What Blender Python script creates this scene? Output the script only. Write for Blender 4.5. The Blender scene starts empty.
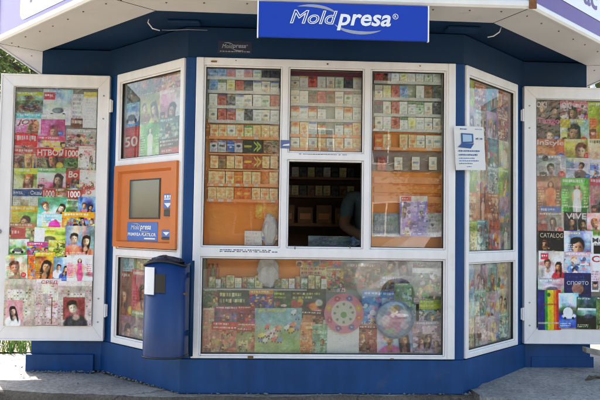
import bpy, bmesh, math, random
import numpy as np
from mathutils import Vector, Matrix

random.seed(7)
RNG = np.random.default_rng(11)
sc = bpy.context.scene
COL = sc.collection
R = math.radians

# ------------------------------------------------------------------ camera
CAM = Vector((-0.3461, -4.0916, 1.0))
PITCH, YAW, ROLL, FPX = 0.0426, -0.0464, 0.0143, 667.6      # focal length in pixels of a 600 px wide frame
_r = Vector((math.cos(YAW), math.sin(YAW), 0))
_h = Vector((-math.sin(YAW), math.cos(YAW), 0))
_f = _h * math.cos(PITCH) + Vector((0, 0, 1)) * math.sin(PITCH)
_u = -_h * math.sin(PITCH) + Vector((0, 0, 1)) * math.cos(PITCH)
CR = _r * math.cos(ROLL) + _u * math.sin(ROLL)
CU = _u * math.cos(ROLL) - _r * math.sin(ROLL)
cam_d = bpy.data.cameras.new('camera')
cam_d.sensor_width = 36
cam_d.lens = 36 * FPX / 600
cam_d.clip_start = 0.05
cam_d.clip_end = 2000
cam = bpy.data.objects.new('camera', cam_d)
COL.objects.link(cam)
m = Matrix((CR, CU, -_f)).transposed().to_4x4()
m.translation = CAM
cam.matrix_world = m
sc.camera = cam

# ------------------------------------------------------------------ light
SUN_EL, SUN_AZ = R(36), math.atan2(-0.48, 0.87)              # behind the kiosk and a little to the left
world = bpy.data.worlds.new('World')
sc.world = world
world.use_nodes = True
wn = world.node_tree
bg = wn.nodes['Background']
sky = wn.nodes.new('ShaderNodeTexSky')
sky.sky_type = 'NISHITA'
sky.sun_disc = False
sky.sun_elevation = SUN_EL
sky.sun_rotation = SUN_AZ
sky.air_density = 1.0
sky.dust_density = 2.5
sky.ozone_density = 1.0
wn.links.new(sky.outputs[0], bg.inputs[0])
bg.inputs[1].default_value = 0.15
sun_d = bpy.data.lights.new('sun', 'SUN')
sun_d.energy = 4.2
sun_d.angle = R(0.5)
sun_d.color = (1.0, 0.95, 0.87)
sun = bpy.data.objects.new('sun', sun_d)
COL.objects.link(sun)
_to = Vector((math.sin(SUN_AZ) * math.cos(SUN_EL), math.cos(SUN_AZ) * math.cos(SUN_EL), math.sin(SUN_EL)))
sun.rotation_euler = (-_to).to_track_quat('-Z', 'Y').to_euler()
sun.location = _to * 30
sc.view_settings.view_transform = 'Standard'
sc.view_settings.look = 'None'
sc.view_settings.exposure = 2.0
sc.view_settings.use_white_balance = True          # the camera's own white balance, set for open shade
sc.view_settings.white_balance_temperature = 6750
sc.view_settings.white_balance_tint = 9
sc.view_settings.gamma = 1
sc.view_settings.use_curve_mapping = False
sc.cycles.filter_width = 1.05
sc.cycles.max_bounces = 10
sc.cycles.transparent_max_bounces = 16

# ------------------------------------------------------------------ materials
def lin(c):
    if isinstance(c, str):
        c = [int(c[i:i + 2], 16) / 255 for i in (0, 2, 4)]
    return [(x / 12.92 if x <= 0.04045 else ((x + 0.055) / 1.055) ** 2.4) for x in c]

def srgb(c):
    return np.array([int(c[i:i + 2], 16) / 255 for i in (0, 2, 4)])

MATS = {}
def mat(name, color, rough=0.5, metal=0.0, var=0.12, scale=9.0, bump=0.0, bscale=60.0, spec=0.5, dirt=None, streak=0):
    """painted / moulded surface: base colour broken up by two noises, optional dirt patches and a fine bump"""
    m = bpy.data.materials.new(name)
    m.use_nodes = True
    nt = m.node_tree
    b = nt.nodes['Principled BSDF']
    b.inputs['Roughness'].default_value = rough
    b.inputs['Metallic'].default_value = metal
    b.inputs['Specular IOR Level'].default_value = spec
    tc = nt.nodes.new('ShaderNodeTexCoord')
    n = nt.nodes.new('ShaderNodeTexNoise')
    n.inputs['Scale'].default_value = scale
    n.inputs['Detail'].default_value = 7
    n.inputs['Roughness'].default_value = 0.62
    nt.links.new(tc.outputs['Object'], n.inputs['Vector'])
    rp = nt.nodes.new('ShaderNodeValToRGB')
    rp.color_ramp.elements[0].position = 0.3
    rp.color_ramp.elements[1].position = 0.7
    rp.color_ramp.elements[0].color = [x * (1 - var) for x in color] + [1]
    rp.color_ramp.elements[1].color = [min(1, x * (1 + var)) for x in color] + [1]
    nt.links.new(n.outputs['Fac'], rp.inputs['Fac'])
    out = rp.outputs['Color']
    if dirt:
        n2 = nt.nodes.new('ShaderNodeTexNoise')
        n2.inputs['Scale'].default_value = dirt[1]
        n2.inputs['Detail'].default_value = 9
        n2.inputs['Roughness'].default_value = 0.7
        nt.links.new(tc.outputs['Object'], n2.inputs['Vector'])
        r2 = nt.nodes.new('ShaderNodeValToRGB')
        r2.color_ramp.elements[0].position = dirt[2]
        r2.color_ramp.elements[1].position = dirt[2] + 0.14
        r2.color_ramp.elements[1].color = (dirt[3],) * 3 + (1,)
        r2.color_ramp.elements[0].color = (0, 0, 0, 1)
        nt.links.new(n2.outputs['Fac'], r2.inputs['Fac'])
        mx = nt.nodes.new('ShaderNodeMixRGB')
        nt.links.new(r2.outputs['Color'], mx.inputs['Fac'])
        nt.links.new(out, mx.inputs['Color1'])
        mx.inputs['Color2'].default_value = list(dirt[0]) + [1]
        out = mx.outputs['Color']
    if streak:                                            # rain streaks and thin scratches, drawn out downwards
        mp = nt.nodes.new('ShaderNodeMapping'); mp.inputs['Scale'].default_value = (21, 21, 2.2)
        ns = nt.nodes.new('ShaderNodeTexNoise'); ns.inputs['Scale'].default_value = 1; ns.inputs['Detail'].default_value = 6
        nt.links.new(tc.outputs['Object'], mp.inputs['Vector']); nt.links.new(mp.outputs[0], ns.inputs['Vector'])
        rs = nt.nodes.new('ShaderNodeMapRange'); rs.inputs['From Min'].default_value = .35; rs.inputs['From Max'].default_value = .7
        rs.inputs['To Min'].default_value = 1 + streak * .6; rs.inputs['To Max'].default_value = 1 - streak
        nt.links.new(ns.outputs['Fac'], rs.inputs['Value'])
        ms = nt.nodes.new('ShaderNodeMixRGB'); ms.blend_type = 'MULTIPLY'; ms.inputs['Fac'].default_value = 1
        nt.links.new(out, ms.inputs['Color1']); nt.links.new(rs.outputs['Result'], ms.inputs['Color2'])
        out = ms.outputs['Color']
    nt.links.new(out, b.inputs['Base Color'])
    ra = nt.nodes.new('ShaderNodeMapRange')
    ra.inputs['To Min'].default_value = max(0.02, rough - 0.08)
    ra.inputs['To Max'].default_value = min(1, rough + 0.1)
    nt.links.new(n.outputs['Fac'], ra.inputs['Value'])
    nt.links.new(ra.outputs['Result'], b.inputs['Roughness'])
    if bump:
        n3 = nt.nodes.new('ShaderNodeTexNoise')
        n3.inputs['Scale'].default_value = bscale
        n3.inputs['Detail'].default_value = 8
        nt.links.new(tc.outputs['Object'], n3.inputs['Vector'])
        bp = nt.nodes.new('ShaderNodeBump')
        bp.inputs['Strength'].default_value = bump
        bp.inputs['Distance'].default_value = 0.01
        nt.links.new(n3.outputs['Fac'], bp.inputs['Height'])
        nt.links.new(bp.outputs['Normal'], b.inputs['Normal'])
    MATS[name] = m
    return m

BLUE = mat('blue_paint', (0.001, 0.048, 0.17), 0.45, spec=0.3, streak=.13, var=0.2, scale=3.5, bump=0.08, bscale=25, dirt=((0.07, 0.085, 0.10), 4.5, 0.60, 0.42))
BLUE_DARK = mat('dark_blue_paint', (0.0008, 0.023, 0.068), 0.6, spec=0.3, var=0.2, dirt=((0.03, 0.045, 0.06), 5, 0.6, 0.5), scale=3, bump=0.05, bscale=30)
PVC = mat('white_pvc', (0.80, 0.77, 0.755), 0.35, streak=.05, var=0.05, scale=4, dirt=((0.42, 0.38, 0.33), 7.0, 0.62, 0.32))
SEAL = mat('black_rubber', (0.012, 0.012, 0.013), 0.6)
SOFFIT = mat('beige_soffit', (0.66, 0.635, 0.60), 0.6, var=0.06, scale=2.5, dirt=((0.3, 0.25, 0.19), 3.5, 0.62, 0.4))
LIP = mat('white_lip', (0.78, 0.76, 0.72), 0.4, var=0.04, dirt=((0.45, 0.40, 0.33), 5, 0.68, 0.4))
LILAC = mat('lilac_vinyl', (0.24, 0.18, 0.42), 0.35, var=0.05)  # left fascia board only, paler than the purple of the others
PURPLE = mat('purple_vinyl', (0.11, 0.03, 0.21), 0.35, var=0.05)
WHITE = mat('white_vinyl', (0.80, 0.80, 0.80), 0.4, var=0.03)
RUST = mat('rust', (0.20, 0.085, 0.03), 0.85, var=0.5, scale=40)
SIGNBLUE = mat('sign_blue_vinyl', (0.002, 0.042, 0.40), 0.4, spec=0.25, var=0.05, scale=5)
SIGNGREY = mat('grey_vinyl', (0.30, 0.32, 0.38), 0.4, var=0.04)
ORANGE = mat('orange_panel', (0.60, 0.16, 0.028), 0.4, spec=.35, dirt=((.30, .12, .05), 9, .62, .35), var=0.08, scale=6)
ORANGE_B = mat('orange_board', (0.92, 0.27, 0.004), 0.5, var=0.12, scale=5)
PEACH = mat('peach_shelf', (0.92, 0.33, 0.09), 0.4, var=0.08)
PALEGREEN = mat('pale_green_board', (0.50, 0.55, 0.46), 0.5, var=0.12, scale=12)
SHELF = mat('white_shelf', (0.62, 0.62, 0.58), 0.35)
GREYM = mat('grey_metal', (0.28, 0.28, 0.29), 0.35, metal=0.6)
CHROME = mat('bright_metal', (0.6, 0.6, 0.6), 0.22, metal=1.0)
BLACK = mat('black_plastic', (0.012, 0.012, 0.014), 0.4)
SCREEN = mat('screen_glass', (0.022, 0.032, 0.034), 0.05, spec=0.8, var=0.25)
WOOD = mat('brown_wood', (0.36, 0.19, 0.09), 0.55, var=0.3, scale=12)
INNER = mat('dim_inner_wall', (0.45, 0.32, 0.22), 0.8)
GREYWOOD = mat('weathered_wood', (0.27, 0.24, 0.20), 0.85, var=0.3, scale=25, bump=0.3)
ROOFM = mat('roof_sheet', (0.25, 0.25, 0.26), 0.7)

def printed():
    """printed paper: the ink is the mesh's own colour attribute, the paper is faintly uneven and glossy"""
    m = bpy.data.materials.new('printed_paper')
    m.use_nodes = True
    nt = m.node_tree
    b = nt.nodes['Principled BSDF']
    a = nt.nodes.new('ShaderNodeAttribute')
    a.attribute_name = 'Col'
    tc = nt.nodes.new('ShaderNodeTexCoord')
    n = nt.nodes.new('ShaderNodeTexNoise')
    n.inputs['Scale'].default_value = 220
    n.inputs['Detail'].default_value = 3
    nt.links.new(tc.outputs['Object'], n.inputs['Vector'])
    mr = nt.nodes.new('ShaderNodeMapRange')
    mr.inputs['To Min'].default_value = 0.72
    mr.inputs['To Max'].default_value = 1.22
    nt.links.new(n.outputs['Fac'], mr.inputs['Value'])
    mu = nt.nodes.new('ShaderNodeMixRGB')
    mu.blend_type = 'MULTIPLY'
    mu.inputs['Fac'].default_value = 1
    nt.links.new(a.outputs['Color'], mu.inputs['Color1'])
    nt.links.new(mr.outputs['Result'], mu.inputs['Color2'])
    nt.links.new(mu.outputs['Color'], b.inputs['Base Color'])
    b.inputs['Roughness'].default_value = 0.38
    b.inputs['Specular IOR Level'].default_value = 0.4
    return m
PRINT = printed()

def glassmat(name='window_glass', tint=(0.93, 0.96, 0.94), gain=1.4, rough=0.0, dust=0.025):
    m = bpy.data.materials.new(name)
    m.use_nodes = True
    nt = m.node_tree
    nt.nodes.remove(nt.nodes['Principled BSDF'])
    out = nt.nodes['Material Output']
    tr = nt.nodes.new('ShaderNodeBsdfTransparent')
    tr.inputs[0].default_value = (*tint, 1)
    gl = nt.nodes.new('ShaderNodeBsdfGlossy')
    gl.inputs['Roughness'].default_value = rough
    gl.inputs[0].default_value = (1, 1, 1, 1)
    fr = nt.nodes.new('ShaderNodeFresnel')
    fr.inputs[0].default_value = 1.5
    mu = nt.nodes.new('ShaderNodeMath')
    mu.operation = 'MULTIPLY'
    mu.use_clamp = True
    mu.inputs[1].default_value = gain
    nt.links.new(fr.outputs[0], mu.inputs[0])
    tc = nt.nodes.new('ShaderNodeTexCoord')
    n = nt.nodes.new('ShaderNodeTexNoise')
    n.inputs['Scale'].default_value = 2.2
    n.inputs['Detail'].default_value = 1
    nt.links.new(tc.outputs['Object'], n.inputs['Vector'])
    bp = nt.nodes.new('ShaderNodeBump')
    bp.inputs['Strength'].default_value = 0.03
    bp.inputs['Distance'].default_value = 0.05
    nt.links.new(n.outputs['Fac'], bp.inputs['Height'])
    nt.links.new(bp.outputs[0], gl.inputs['Normal'])
    mx = nt.nodes.new('ShaderNodeMixShader')
    nt.links.new(mu.outputs[0], mx.inputs[0])
    nt.links.new(tr.outputs[0], mx.inputs[1])
    nt.links.new(gl.outputs[0], mx.inputs[2])
    df = nt.nodes.new('ShaderNodeBsdfDiffuse')
    df.inputs[0].default_value = (0.6, 0.58, 0.54, 1)
    n2 = nt.nodes.new('ShaderNodeTexNoise')
    n2.inputs['Scale'].default_value = 5
    n2.inputs['Detail'].default_value = 9
    nt.links.new(tc.outputs['Object'], n2.inputs['Vector'])
    m2 = nt.nodes.new('ShaderNodeMath')
    m2.operation = 'MULTIPLY'
    m2.inputs[1].default_value = dust * 2
    nt.links.new(n2.outputs['Fac'], m2.inputs[0])
    mx2 = nt.nodes.new('ShaderNodeMixShader')
    nt.links.new(m2.outputs[0], mx2.inputs[0])
    nt.links.new(mx.outputs[0], mx2.inputs[1])
    nt.links.new(df.outputs[0], mx2.inputs[2])
    nt.links.new(mx2.outputs[0], out.inputs[0])
    return m
GLASS = glassmat()
GLASS_DUSTY = glassmat('dusty_shutter_glass', (0.96, 0.96, 0.96), 1.2, 0.0, 0.045)
CLEAR = glassmat('clear_plastic', (0.97, 0.97, 0.98), 3.0, 0.05, 0.02)

# ------------------------------------------------------------------ helpers
def tag(o, label=None, cat=None, group=None, kind=None):
    if label: o['label'] = label
    if cat: o['category'] = cat
    if group: o['group'] = group
    if kind: o['kind'] = kind
    return o

def empty(name, loc=(0, 0, 0)):
    o = bpy.data.objects.new(name, None)
    o.empty_display_size = 0.1
    COL.objects.link(o)
    o.location = loc
    return o

class Plane:
    """upright plane: s runs along it to the viewer's right, d comes out towards the viewer"""
    def __init__(self, o, t):
        self.o = Vector((o[0], o[1], 0))
        self.t = Vector((t[0], t[1], 0)).normalized()
        self.n = Vector((self.t.y, -self.t.x, 0))
    def p(self, s, d, z):
        return self.o + self.t * s + self.n * d + Vector((0, 0, z))
    def at(self, px, py, d=0.0):
        ray = _f * FPX + CR * (px - 300) - CU * (py - 200)
        o = self.o + self.n * d
        k = (o - CAM).dot(self.n) / ray.dot(self.n)
        q = CAM + ray * k - o
        return q.dot(self.t), q.z
    def rot(self):
        return math.atan2(self.t.y, self.t.x)

class MB:
    def __init__(self):
        self.v, self.f, self.mi = [], [], []
    def face(self, pts, mi=0):
        b = len(self.v)
        self.v += [tuple(p) for p in pts]
        self.f.append(tuple(range(b, b + len(pts))))
        self.mi.append(mi)
    def hexa(self, c, mi=0):
        b = len(self.v)
        self.v += [tuple(p) for p in c]
        for q in ((0, 3, 2, 1), (4, 5, 6, 7), (0, 1, 5, 4), (1, 2, 6, 5), (2, 3, 7, 6), (3, 0, 4, 7)):
            self.f.append(tuple(b + i for i in q))
            self.mi.append(mi)
    def box(self, x0, x1, y0, y1, z0, z1, mi=0):
        self.hexa([(x0, y0, z0), (x1, y0, z0), (x1, y1, z0), (x0, y1, z0), (x0, y0, z1), (x1, y0, z1), (x1, y1, z1), (x0, y1, z1)], mi)
    def pbox(self, P, s0, s1, d0, d1, z0, z1, mi=0):
        p = P.p
        self.hexa([p(s0, d1, z0), p(s1, d1, z0), p(s1, d0, z0), p(s0, d0, z0), p(s0, d1, z1), p(s1, d1, z1), p(s1, d0, z1), p(s0, d0, z1)], mi)
    def prism(self, poly, z0, z1, mi=0, cap=True):
        b = len(self.v); n = len(poly)
        self.v += [(x, y, z0) for x, y in poly] + [(x, y, z1) for x, y in poly]
        for i in range(n):
            j = (i + 1) % n
            self.f.append((b + i, b + j, b + n + j, b + n + i)); self.mi.append(mi)
        if cap:
            self.f.append(tuple(b + n - 1 - i for i in range(n))); self.mi.append(mi)
            self.f.append(tuple(b + n + i for i in range(n))); self.mi.append(mi)
    def tube(self, pts, r, seg=8, mi=0, cap=True):
        pts = [Vector(p) for p in pts]
        rs = r if isinstance(r, (list, tuple)) else [r] * len(pts)
        b = len(self.v); n = len(pts)
        for i, p in enumerate(pts):
            t = (pts[min(i + 1, n - 1)] - pts[max(i - 1, 0)]).normalized()
            a = t.cross(Vector((0, 0, 1)))
            if a.length < 1e-3: a = t.cross(Vector((0, 1, 0)))
            a.normalize(); c = t.cross(a)
            for k in range(seg):
                w = 2 * math.pi * k / seg
                self.v.append(tuple(p + a * (math.cos(w) * rs[i]) + c * (math.sin(w) * rs[i])))
        for i in range(n - 1):
            for k in range(seg):
                k2 = (k + 1) % seg
                self.f.append((b + i * seg + k, b + i * seg + k2, b + (i + 1) * seg + k2, b + (i + 1) * seg + k)); self.mi.append(mi)
        if cap:
            self.f.append(tuple(b + k for k in range(seg))); self.mi.append(mi)
            self.f.append(tuple(b + (n - 1) * seg + seg - 1 - k for k in range(seg))); self.mi.append(mi)
    def build_each(self, name, mats, parent=None, **kw):
        """one object per loose piece"""
        par = list(range(len(self.v)))
        def find(i):
            while par[i] != i:
                par[i] = par[par[i]]; i = par[i]
            return i
        for f in self.f:
            for k in f[1:]: par[find(k)] = find(f[0])
        groups = {}
        for f, mi in zip(self.f, self.mi): groups.setdefault(find(f[0]), []).append((f, mi))
        for fs in groups.values():
            mb_, idx = MB(), {}
            for f, mi in fs:
                for k in f:
                    if k not in idx: idx[k] = len(mb_.v); mb_.v.append(self.v[k])
                mb_.f.append(tuple(idx[k] for k in f)); mb_.mi.append(mi)
            o = mb_.build(name, mats, parent, **kw)
        return o
    def build(self, name, mats, parent=None, bevel=0, smooth=False, segs=1, fix=True):
        me = bpy.data.meshes.new(name)
        me.from_pydata(self.v, [], self.f)
        for mm in (mats if isinstance(mats, (list, tuple)) else [mats]):
            me.materials.append(mm)
        me.polygons.foreach_set('material_index', self.mi)
        if fix:
            bm = bmesh.new(); bm.from_mesh(me)
            bmesh.ops.recalc_face_normals(bm, faces=bm.faces)
            bm.to_mesh(me); bm.free()
        if smooth:
            me.polygons.foreach_set('use_smooth', [True] * len(me.polygons))
        me.update()
        o = bpy.data.objects.new(name, me)
        COL.objects.link(o)
        if parent: o.parent = parent
        if bevel:
            bv = o.modifiers.new('bevel', 'BEVEL')
            bv.width = bevel; bv.segments = segs; bv.limit_method = 'ANGLE'; bv.angle_limit = R(40)
        return o

_tc = {}
def text_geo(s, bold=0.0, shear=0.0):
    """flat lettering as (verts Nx2, faces) scaled to height 1 (cap height) with the left bottom corner at 0,0; also its width"""
    k = (s, bold, shear)
    if k in _tc: return _tc[k]
    cu = bpy.data.curves.new('lettering', 'FONT')
    cu.body = s
    cu.offset = bold
    cu.shear = shear
    cu.resolution_u = 3
    cu.fill_mode = 'BOTH'
    o = bpy.data.objects.new('lettering', cu)
    COL.objects.link(o)
    dg = bpy.context.evaluated_depsgraph_get()
    me = o.evaluated_get(dg).to_mesh()
    v = np.array([(a.co.x, a.co.y) for a in me.vertices]).reshape(-1, 2)
    f = [tuple(p.vertices) for p in me.polygons]
    o.evaluated_get(dg).to_mesh_clear()
    bpy.data.objects.remove(o); bpy.data.curves.remove(cu)
    mn = v.min(0); v = v - mn
    hh = v[:, 1].max()
    v = v / hh
    _tc[k] = (v, f, v[:, 0].max())
    return _tc[k]

def text_outline(mb, s, P, s0, z0, w, h, d, r=.02, shear=0.0):
    cu = bpy.data.curves.new('lettering', 'FONT'); cu.body = s; cu.shear = shear; cu.resolution_u = 4
    cu.fill_mode = 'NONE'; cu.bevel_depth = r; cu.bevel_resolution = 1
    o = bpy.data.objects.new('lettering', cu); COL.objects.link(o)
    dg = bpy.context.evaluated_depsgraph_get(); me = o.evaluated_get(dg).to_mesh()
    v = np.array([tuple(a.co) for a in me.vertices]); f = [tuple(p.vertices) for p in me.polygons]
    o.evaluated_get(dg).to_mesh_clear(); bpy.data.objects.remove(o); bpy.data.curves.remove(cu)
    mn, mx = v.min(0), v.max(0); b = len(mb.v)
    for x, y, z in v:
        mb.v.append(tuple(P.p(s0 + (x - mn[0]) / (mx[0] - mn[0]) * w, d + (z - mn[2]) * .04, z0 + (y - mn[1]) / (mx[1] - mn[1]) * h)))
    for q in f: mb.f.append(tuple(b + i for i in q)); mb.mi.append(0)

def text_on(mb, s, P, s0, z0, w, h, d, mi=0, bold=0.0, shear=0.0, thick=0.0):
    v, f, tw = text_geo(s, bold, shear)
    b = len(mb.v)
    mb.v += [tuple(P.p(s0 + x / tw * w, d, z0 + y * h)) for x, y in v]
    for q in f:
        mb.f.append(tuple(b + i for i in q)); mb.mi.append(mi)

# ------------------------------------------------------------------ printed pictures (ink colours on a fine grid)
class Art:
    """a cover picture: colours of a w x h grid, x right 0..1, y down 0..asp"""
    def __init__(self, w, h, asp, bg):
        self.asp = asp
        xs, ys = np.meshgrid(np.linspace(0, 1, w), np.linspace(0, asp, h))
        self.X, self.Y = xs, ys
        self.a = np.empty((h, w, 3)); self.a[:] = srgb(bg)
        self.px = 1.0 / w
    def put(self, m, c, k=1.0):
        c = srgb(c) if isinstance(c, str) else np.asarray(c)
        self.a += (np.clip(m, 0, 1) * k)[..., None] * (c - self.a)
    def ell(self, cx, cy, rx, ry, c, k=1.0, soft=0.35):
        d = np.sqrt(((self.X - cx) / rx) ** 2 + ((self.Y - cy) / ry) ** 2)
        self.put((1 - d) / soft + 0.5, c, k)
    def rect(self, x0, y0, x1, y1, c, k=1.0):
        e = self.px
        m = np.clip((self.X - x0) / e + .5, 0, 1) * np.clip((x1 - self.X) / e + .5, 0, 1) * np.clip((self.Y - y0) / e + .5, 0, 1) * np.clip((y1 - self.Y) / e + .5, 0, 1)
        self.put(m, c, k)
    def blotch(self, rng, amp, n=5):
        h, w = self.X.shape
        g = rng.normal(0, amp, (n + 2, n + 2, 1)) + rng.normal(0, amp * .4, (n + 2, n + 2, 3))
        yi = np.linspace(0, n, h); xi = np.linspace(0, n, w)
        y0 = yi.astype(int); x0 = xi.astype(int); fy = (yi - y0)[:, None, None]; fx = (xi - x0)[None, :, None]
        G = lambda dy, dx: g[(y0 + dy)[:, None], (x0 + dx)[None, :]]
        self.a += (G(0, 0) * (1 - fy) + G(1, 0) * fy) * (1 - fx) + (G(0, 1) * (1 - fy) + G(1, 1) * fy) * fx
    def lines(self, rng, x0, y0, x1, y1, n, c, k=0.85):
        st = (y1 - y0) / n
        for i in range(n):
            y = y0 + i * st
            x = x0; end = x0 + (x1 - x0) * rng.uniform(.6, 1)
            while x < end:
                w = rng.uniform(.025, .085)
                self.rect(x, y, min(x + w, end), y + st * rng.uniform(.45, .65), c, k * rng.uniform(.6, 1))
                x += w + rng.choice([.012, .018, .035])
    def person(self, rng, cx, cy, r, skin='d8a88a', hair='3a2418', cloth='884444', long=True, turn=0.0):
        r = r * rng.uniform(.82, 1.05); cx += rng.uniform(-.04, .04)
        hr, sk = srgb(hair), srgb(skin) * rng.uniform(.82, 1.0)
        sd = 1 if rng.random() < .5 else -1
        self.ell(cx - .2 * r * sd, cy + 3.1 * r, 2.1 * r, 1.75 * r, cloth, soft=.2)
        for k in range(6):
            self.ell(cx + rng.uniform(-1.6, 1.6) * r, cy + rng.uniform(1.9, 3.6) * r, rng.uniform(.15, .5) * r, rng.uniform(.4, 1.2) * r, np.clip(srgb(cloth) * rng.choice([.6, .75, 1.25]), 0, 1), .5, soft=.9)
        X0, Y0 = self.X, self.Y
        w = rng.normal(0, .20); c_, s_ = math.cos(w), math.sin(w)
        self.X, self.Y = cx + (X0 - cx) * c_ + (Y0 - cy - r) * s_, cy + r - (X0 - cx) * s_ + (Y0 - cy - r) * c_
        if long:
            for k in range(9):
                q = rng.uniform(-1, 1)
                self.ell(cx + q * .85 * r, cy + rng.uniform(.2, 1.5) * r, rng.uniform(.16, .34) * r, rng.uniform(.9, 1.9) * r, np.clip(hr * rng.uniform(.6, 1.7), 0, 1), .85, soft=.7)
        self.ell(cx, cy - .30 * r, .90 * r, (1.06 if long else 1.0) * r, hr, soft=.3)
        dk = sk * .66
        self.rect(cx - .28 * r, cy + .5 * r, cx + .28 * r, cy + 1.5 * r, dk)
        self.ell(cx, cy + 1.85 * r, .6 * r, .5 * r, sk * .9, .8, soft=.6)
        self.ell(cx + turn * r * .15, cy + .17 * r, .66 * r, .88 * r, sk * .90, soft=.3)
        self.ell(cx + (turn * .2 + .22 * sd) * r, cy - .02 * r, .46 * r, .72 * r, np.clip(sk * 1.18, 0, 1), .8, soft=1.2)
        self.ell(cx - .48 * r * sd, cy + .25 * r, .30 * r, .85 * r, dk * .9, .85, soft=1.2)
        self.ell(cx, cy + .95 * r, .5 * r, .18 * r, dk * .9, .6, soft=1.2)
        for k in range(5):
            q = rng.uniform(-.65, .65)
            self.ell(cx + q * r, cy - (.95 - .5 * q * q) * r, .34 * r, rng.uniform(.24, .38) * r, np.clip(hr * rng.uniform(.8, 1.5), 0, 1), .95, soft=.6)
        t = turn * .25 * r
        for q in (-1, 1):
            self.ell(cx + t + q * .27 * r, cy - .04 * r, .17 * r, .12 * r, dk, .55, soft=1.2)
            self.ell(cx + t + q * .27 * r, cy - .01 * r, .10 * r, .05 * r, '201814', .85, soft=1)
        self.ell(cx + t - .07 * r * sd, cy + .20 * r, .07 * r, .24 * r, dk, .7, soft=1.2)
        self.ell(cx + t, cy + .37 * r, .13 * r, .05 * r, dk * .7, .6, soft=1.2)
        if rng.random() < .5 and long:
            self.ell(cx + t, cy + .58 * r, .24 * r, .07 * r, 'f0e4dc', .85, soft=.8)
            self.ell(cx + t, cy + .65 * r, .25 * r, .045 * r, '9c443c', .8, soft=1)
        else:
            self.ell(cx + t, cy + .58 * r, .20 * r, .06 * r, '8c4038', .7, soft=1)
        self.X, self.Y = X0, Y0
    def figure(self, rng, cx, top, hgt, skin='d8a88a', hair='3a2418', cloth='e8e4e0', legs=None):
        r = hgt / 15
        y = top + r
        self.ell(cx, y + .6 * r, 1.4 * r, 2.0 * r, hair, soft=.3)
        self.ell(cx, y, .85 * r, 1.15 * r, skin, soft=.3)
        self.ell(cx, y + 3.8 * r, 1.9 * r, 2.6 * r, cloth, soft=.15)
        self.ell(cx - 1.9 * r, y + 5 * r, .5 * r, 2.6 * r, skin, soft=.3)
        self.ell(cx + 1.9 * r, y + 4.4 * r, .5 * r, 2.4 * r, skin, soft=.3)
        self.ell(cx, y + 9.5 * r, 2.0 * r, 5.2 * r, legs or cloth, soft=.12)
        self.ell(cx - .6 * r, y + 3.6 * r, .9 * r, 2.2 * r, np.clip(srgb(cloth) * 1.1, 0, 1), .5, soft=1)
    def finish(self, rng, grain=.035, blot=.05, mute=0.0):
        self.blotch(rng, blot, 4)
        self.blotch(rng, blot, 11)
        self.blotch(rng, .025, 25)
        self.a += rng.normal(0, grain, self.a.shape)
        if mute:
            g = self.a.mean(2, keepdims=True)
            self.a += mute * (g * .8 + .08 - self.a) * np.array([1, 1, 1])
        a = np.clip((self.a - .47) * 1.5 + .45, .012, .95)
        return np.clip(a ** .92, .012, .98)

PAL_MIX = ['c8503c', 'e0b040', '4878b0', '70a050', 'e8dcd0', 'c87898', '503830', 'f0f0e8', '3a5a40', 'd88848', '8890a8', 'b83050']

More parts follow.
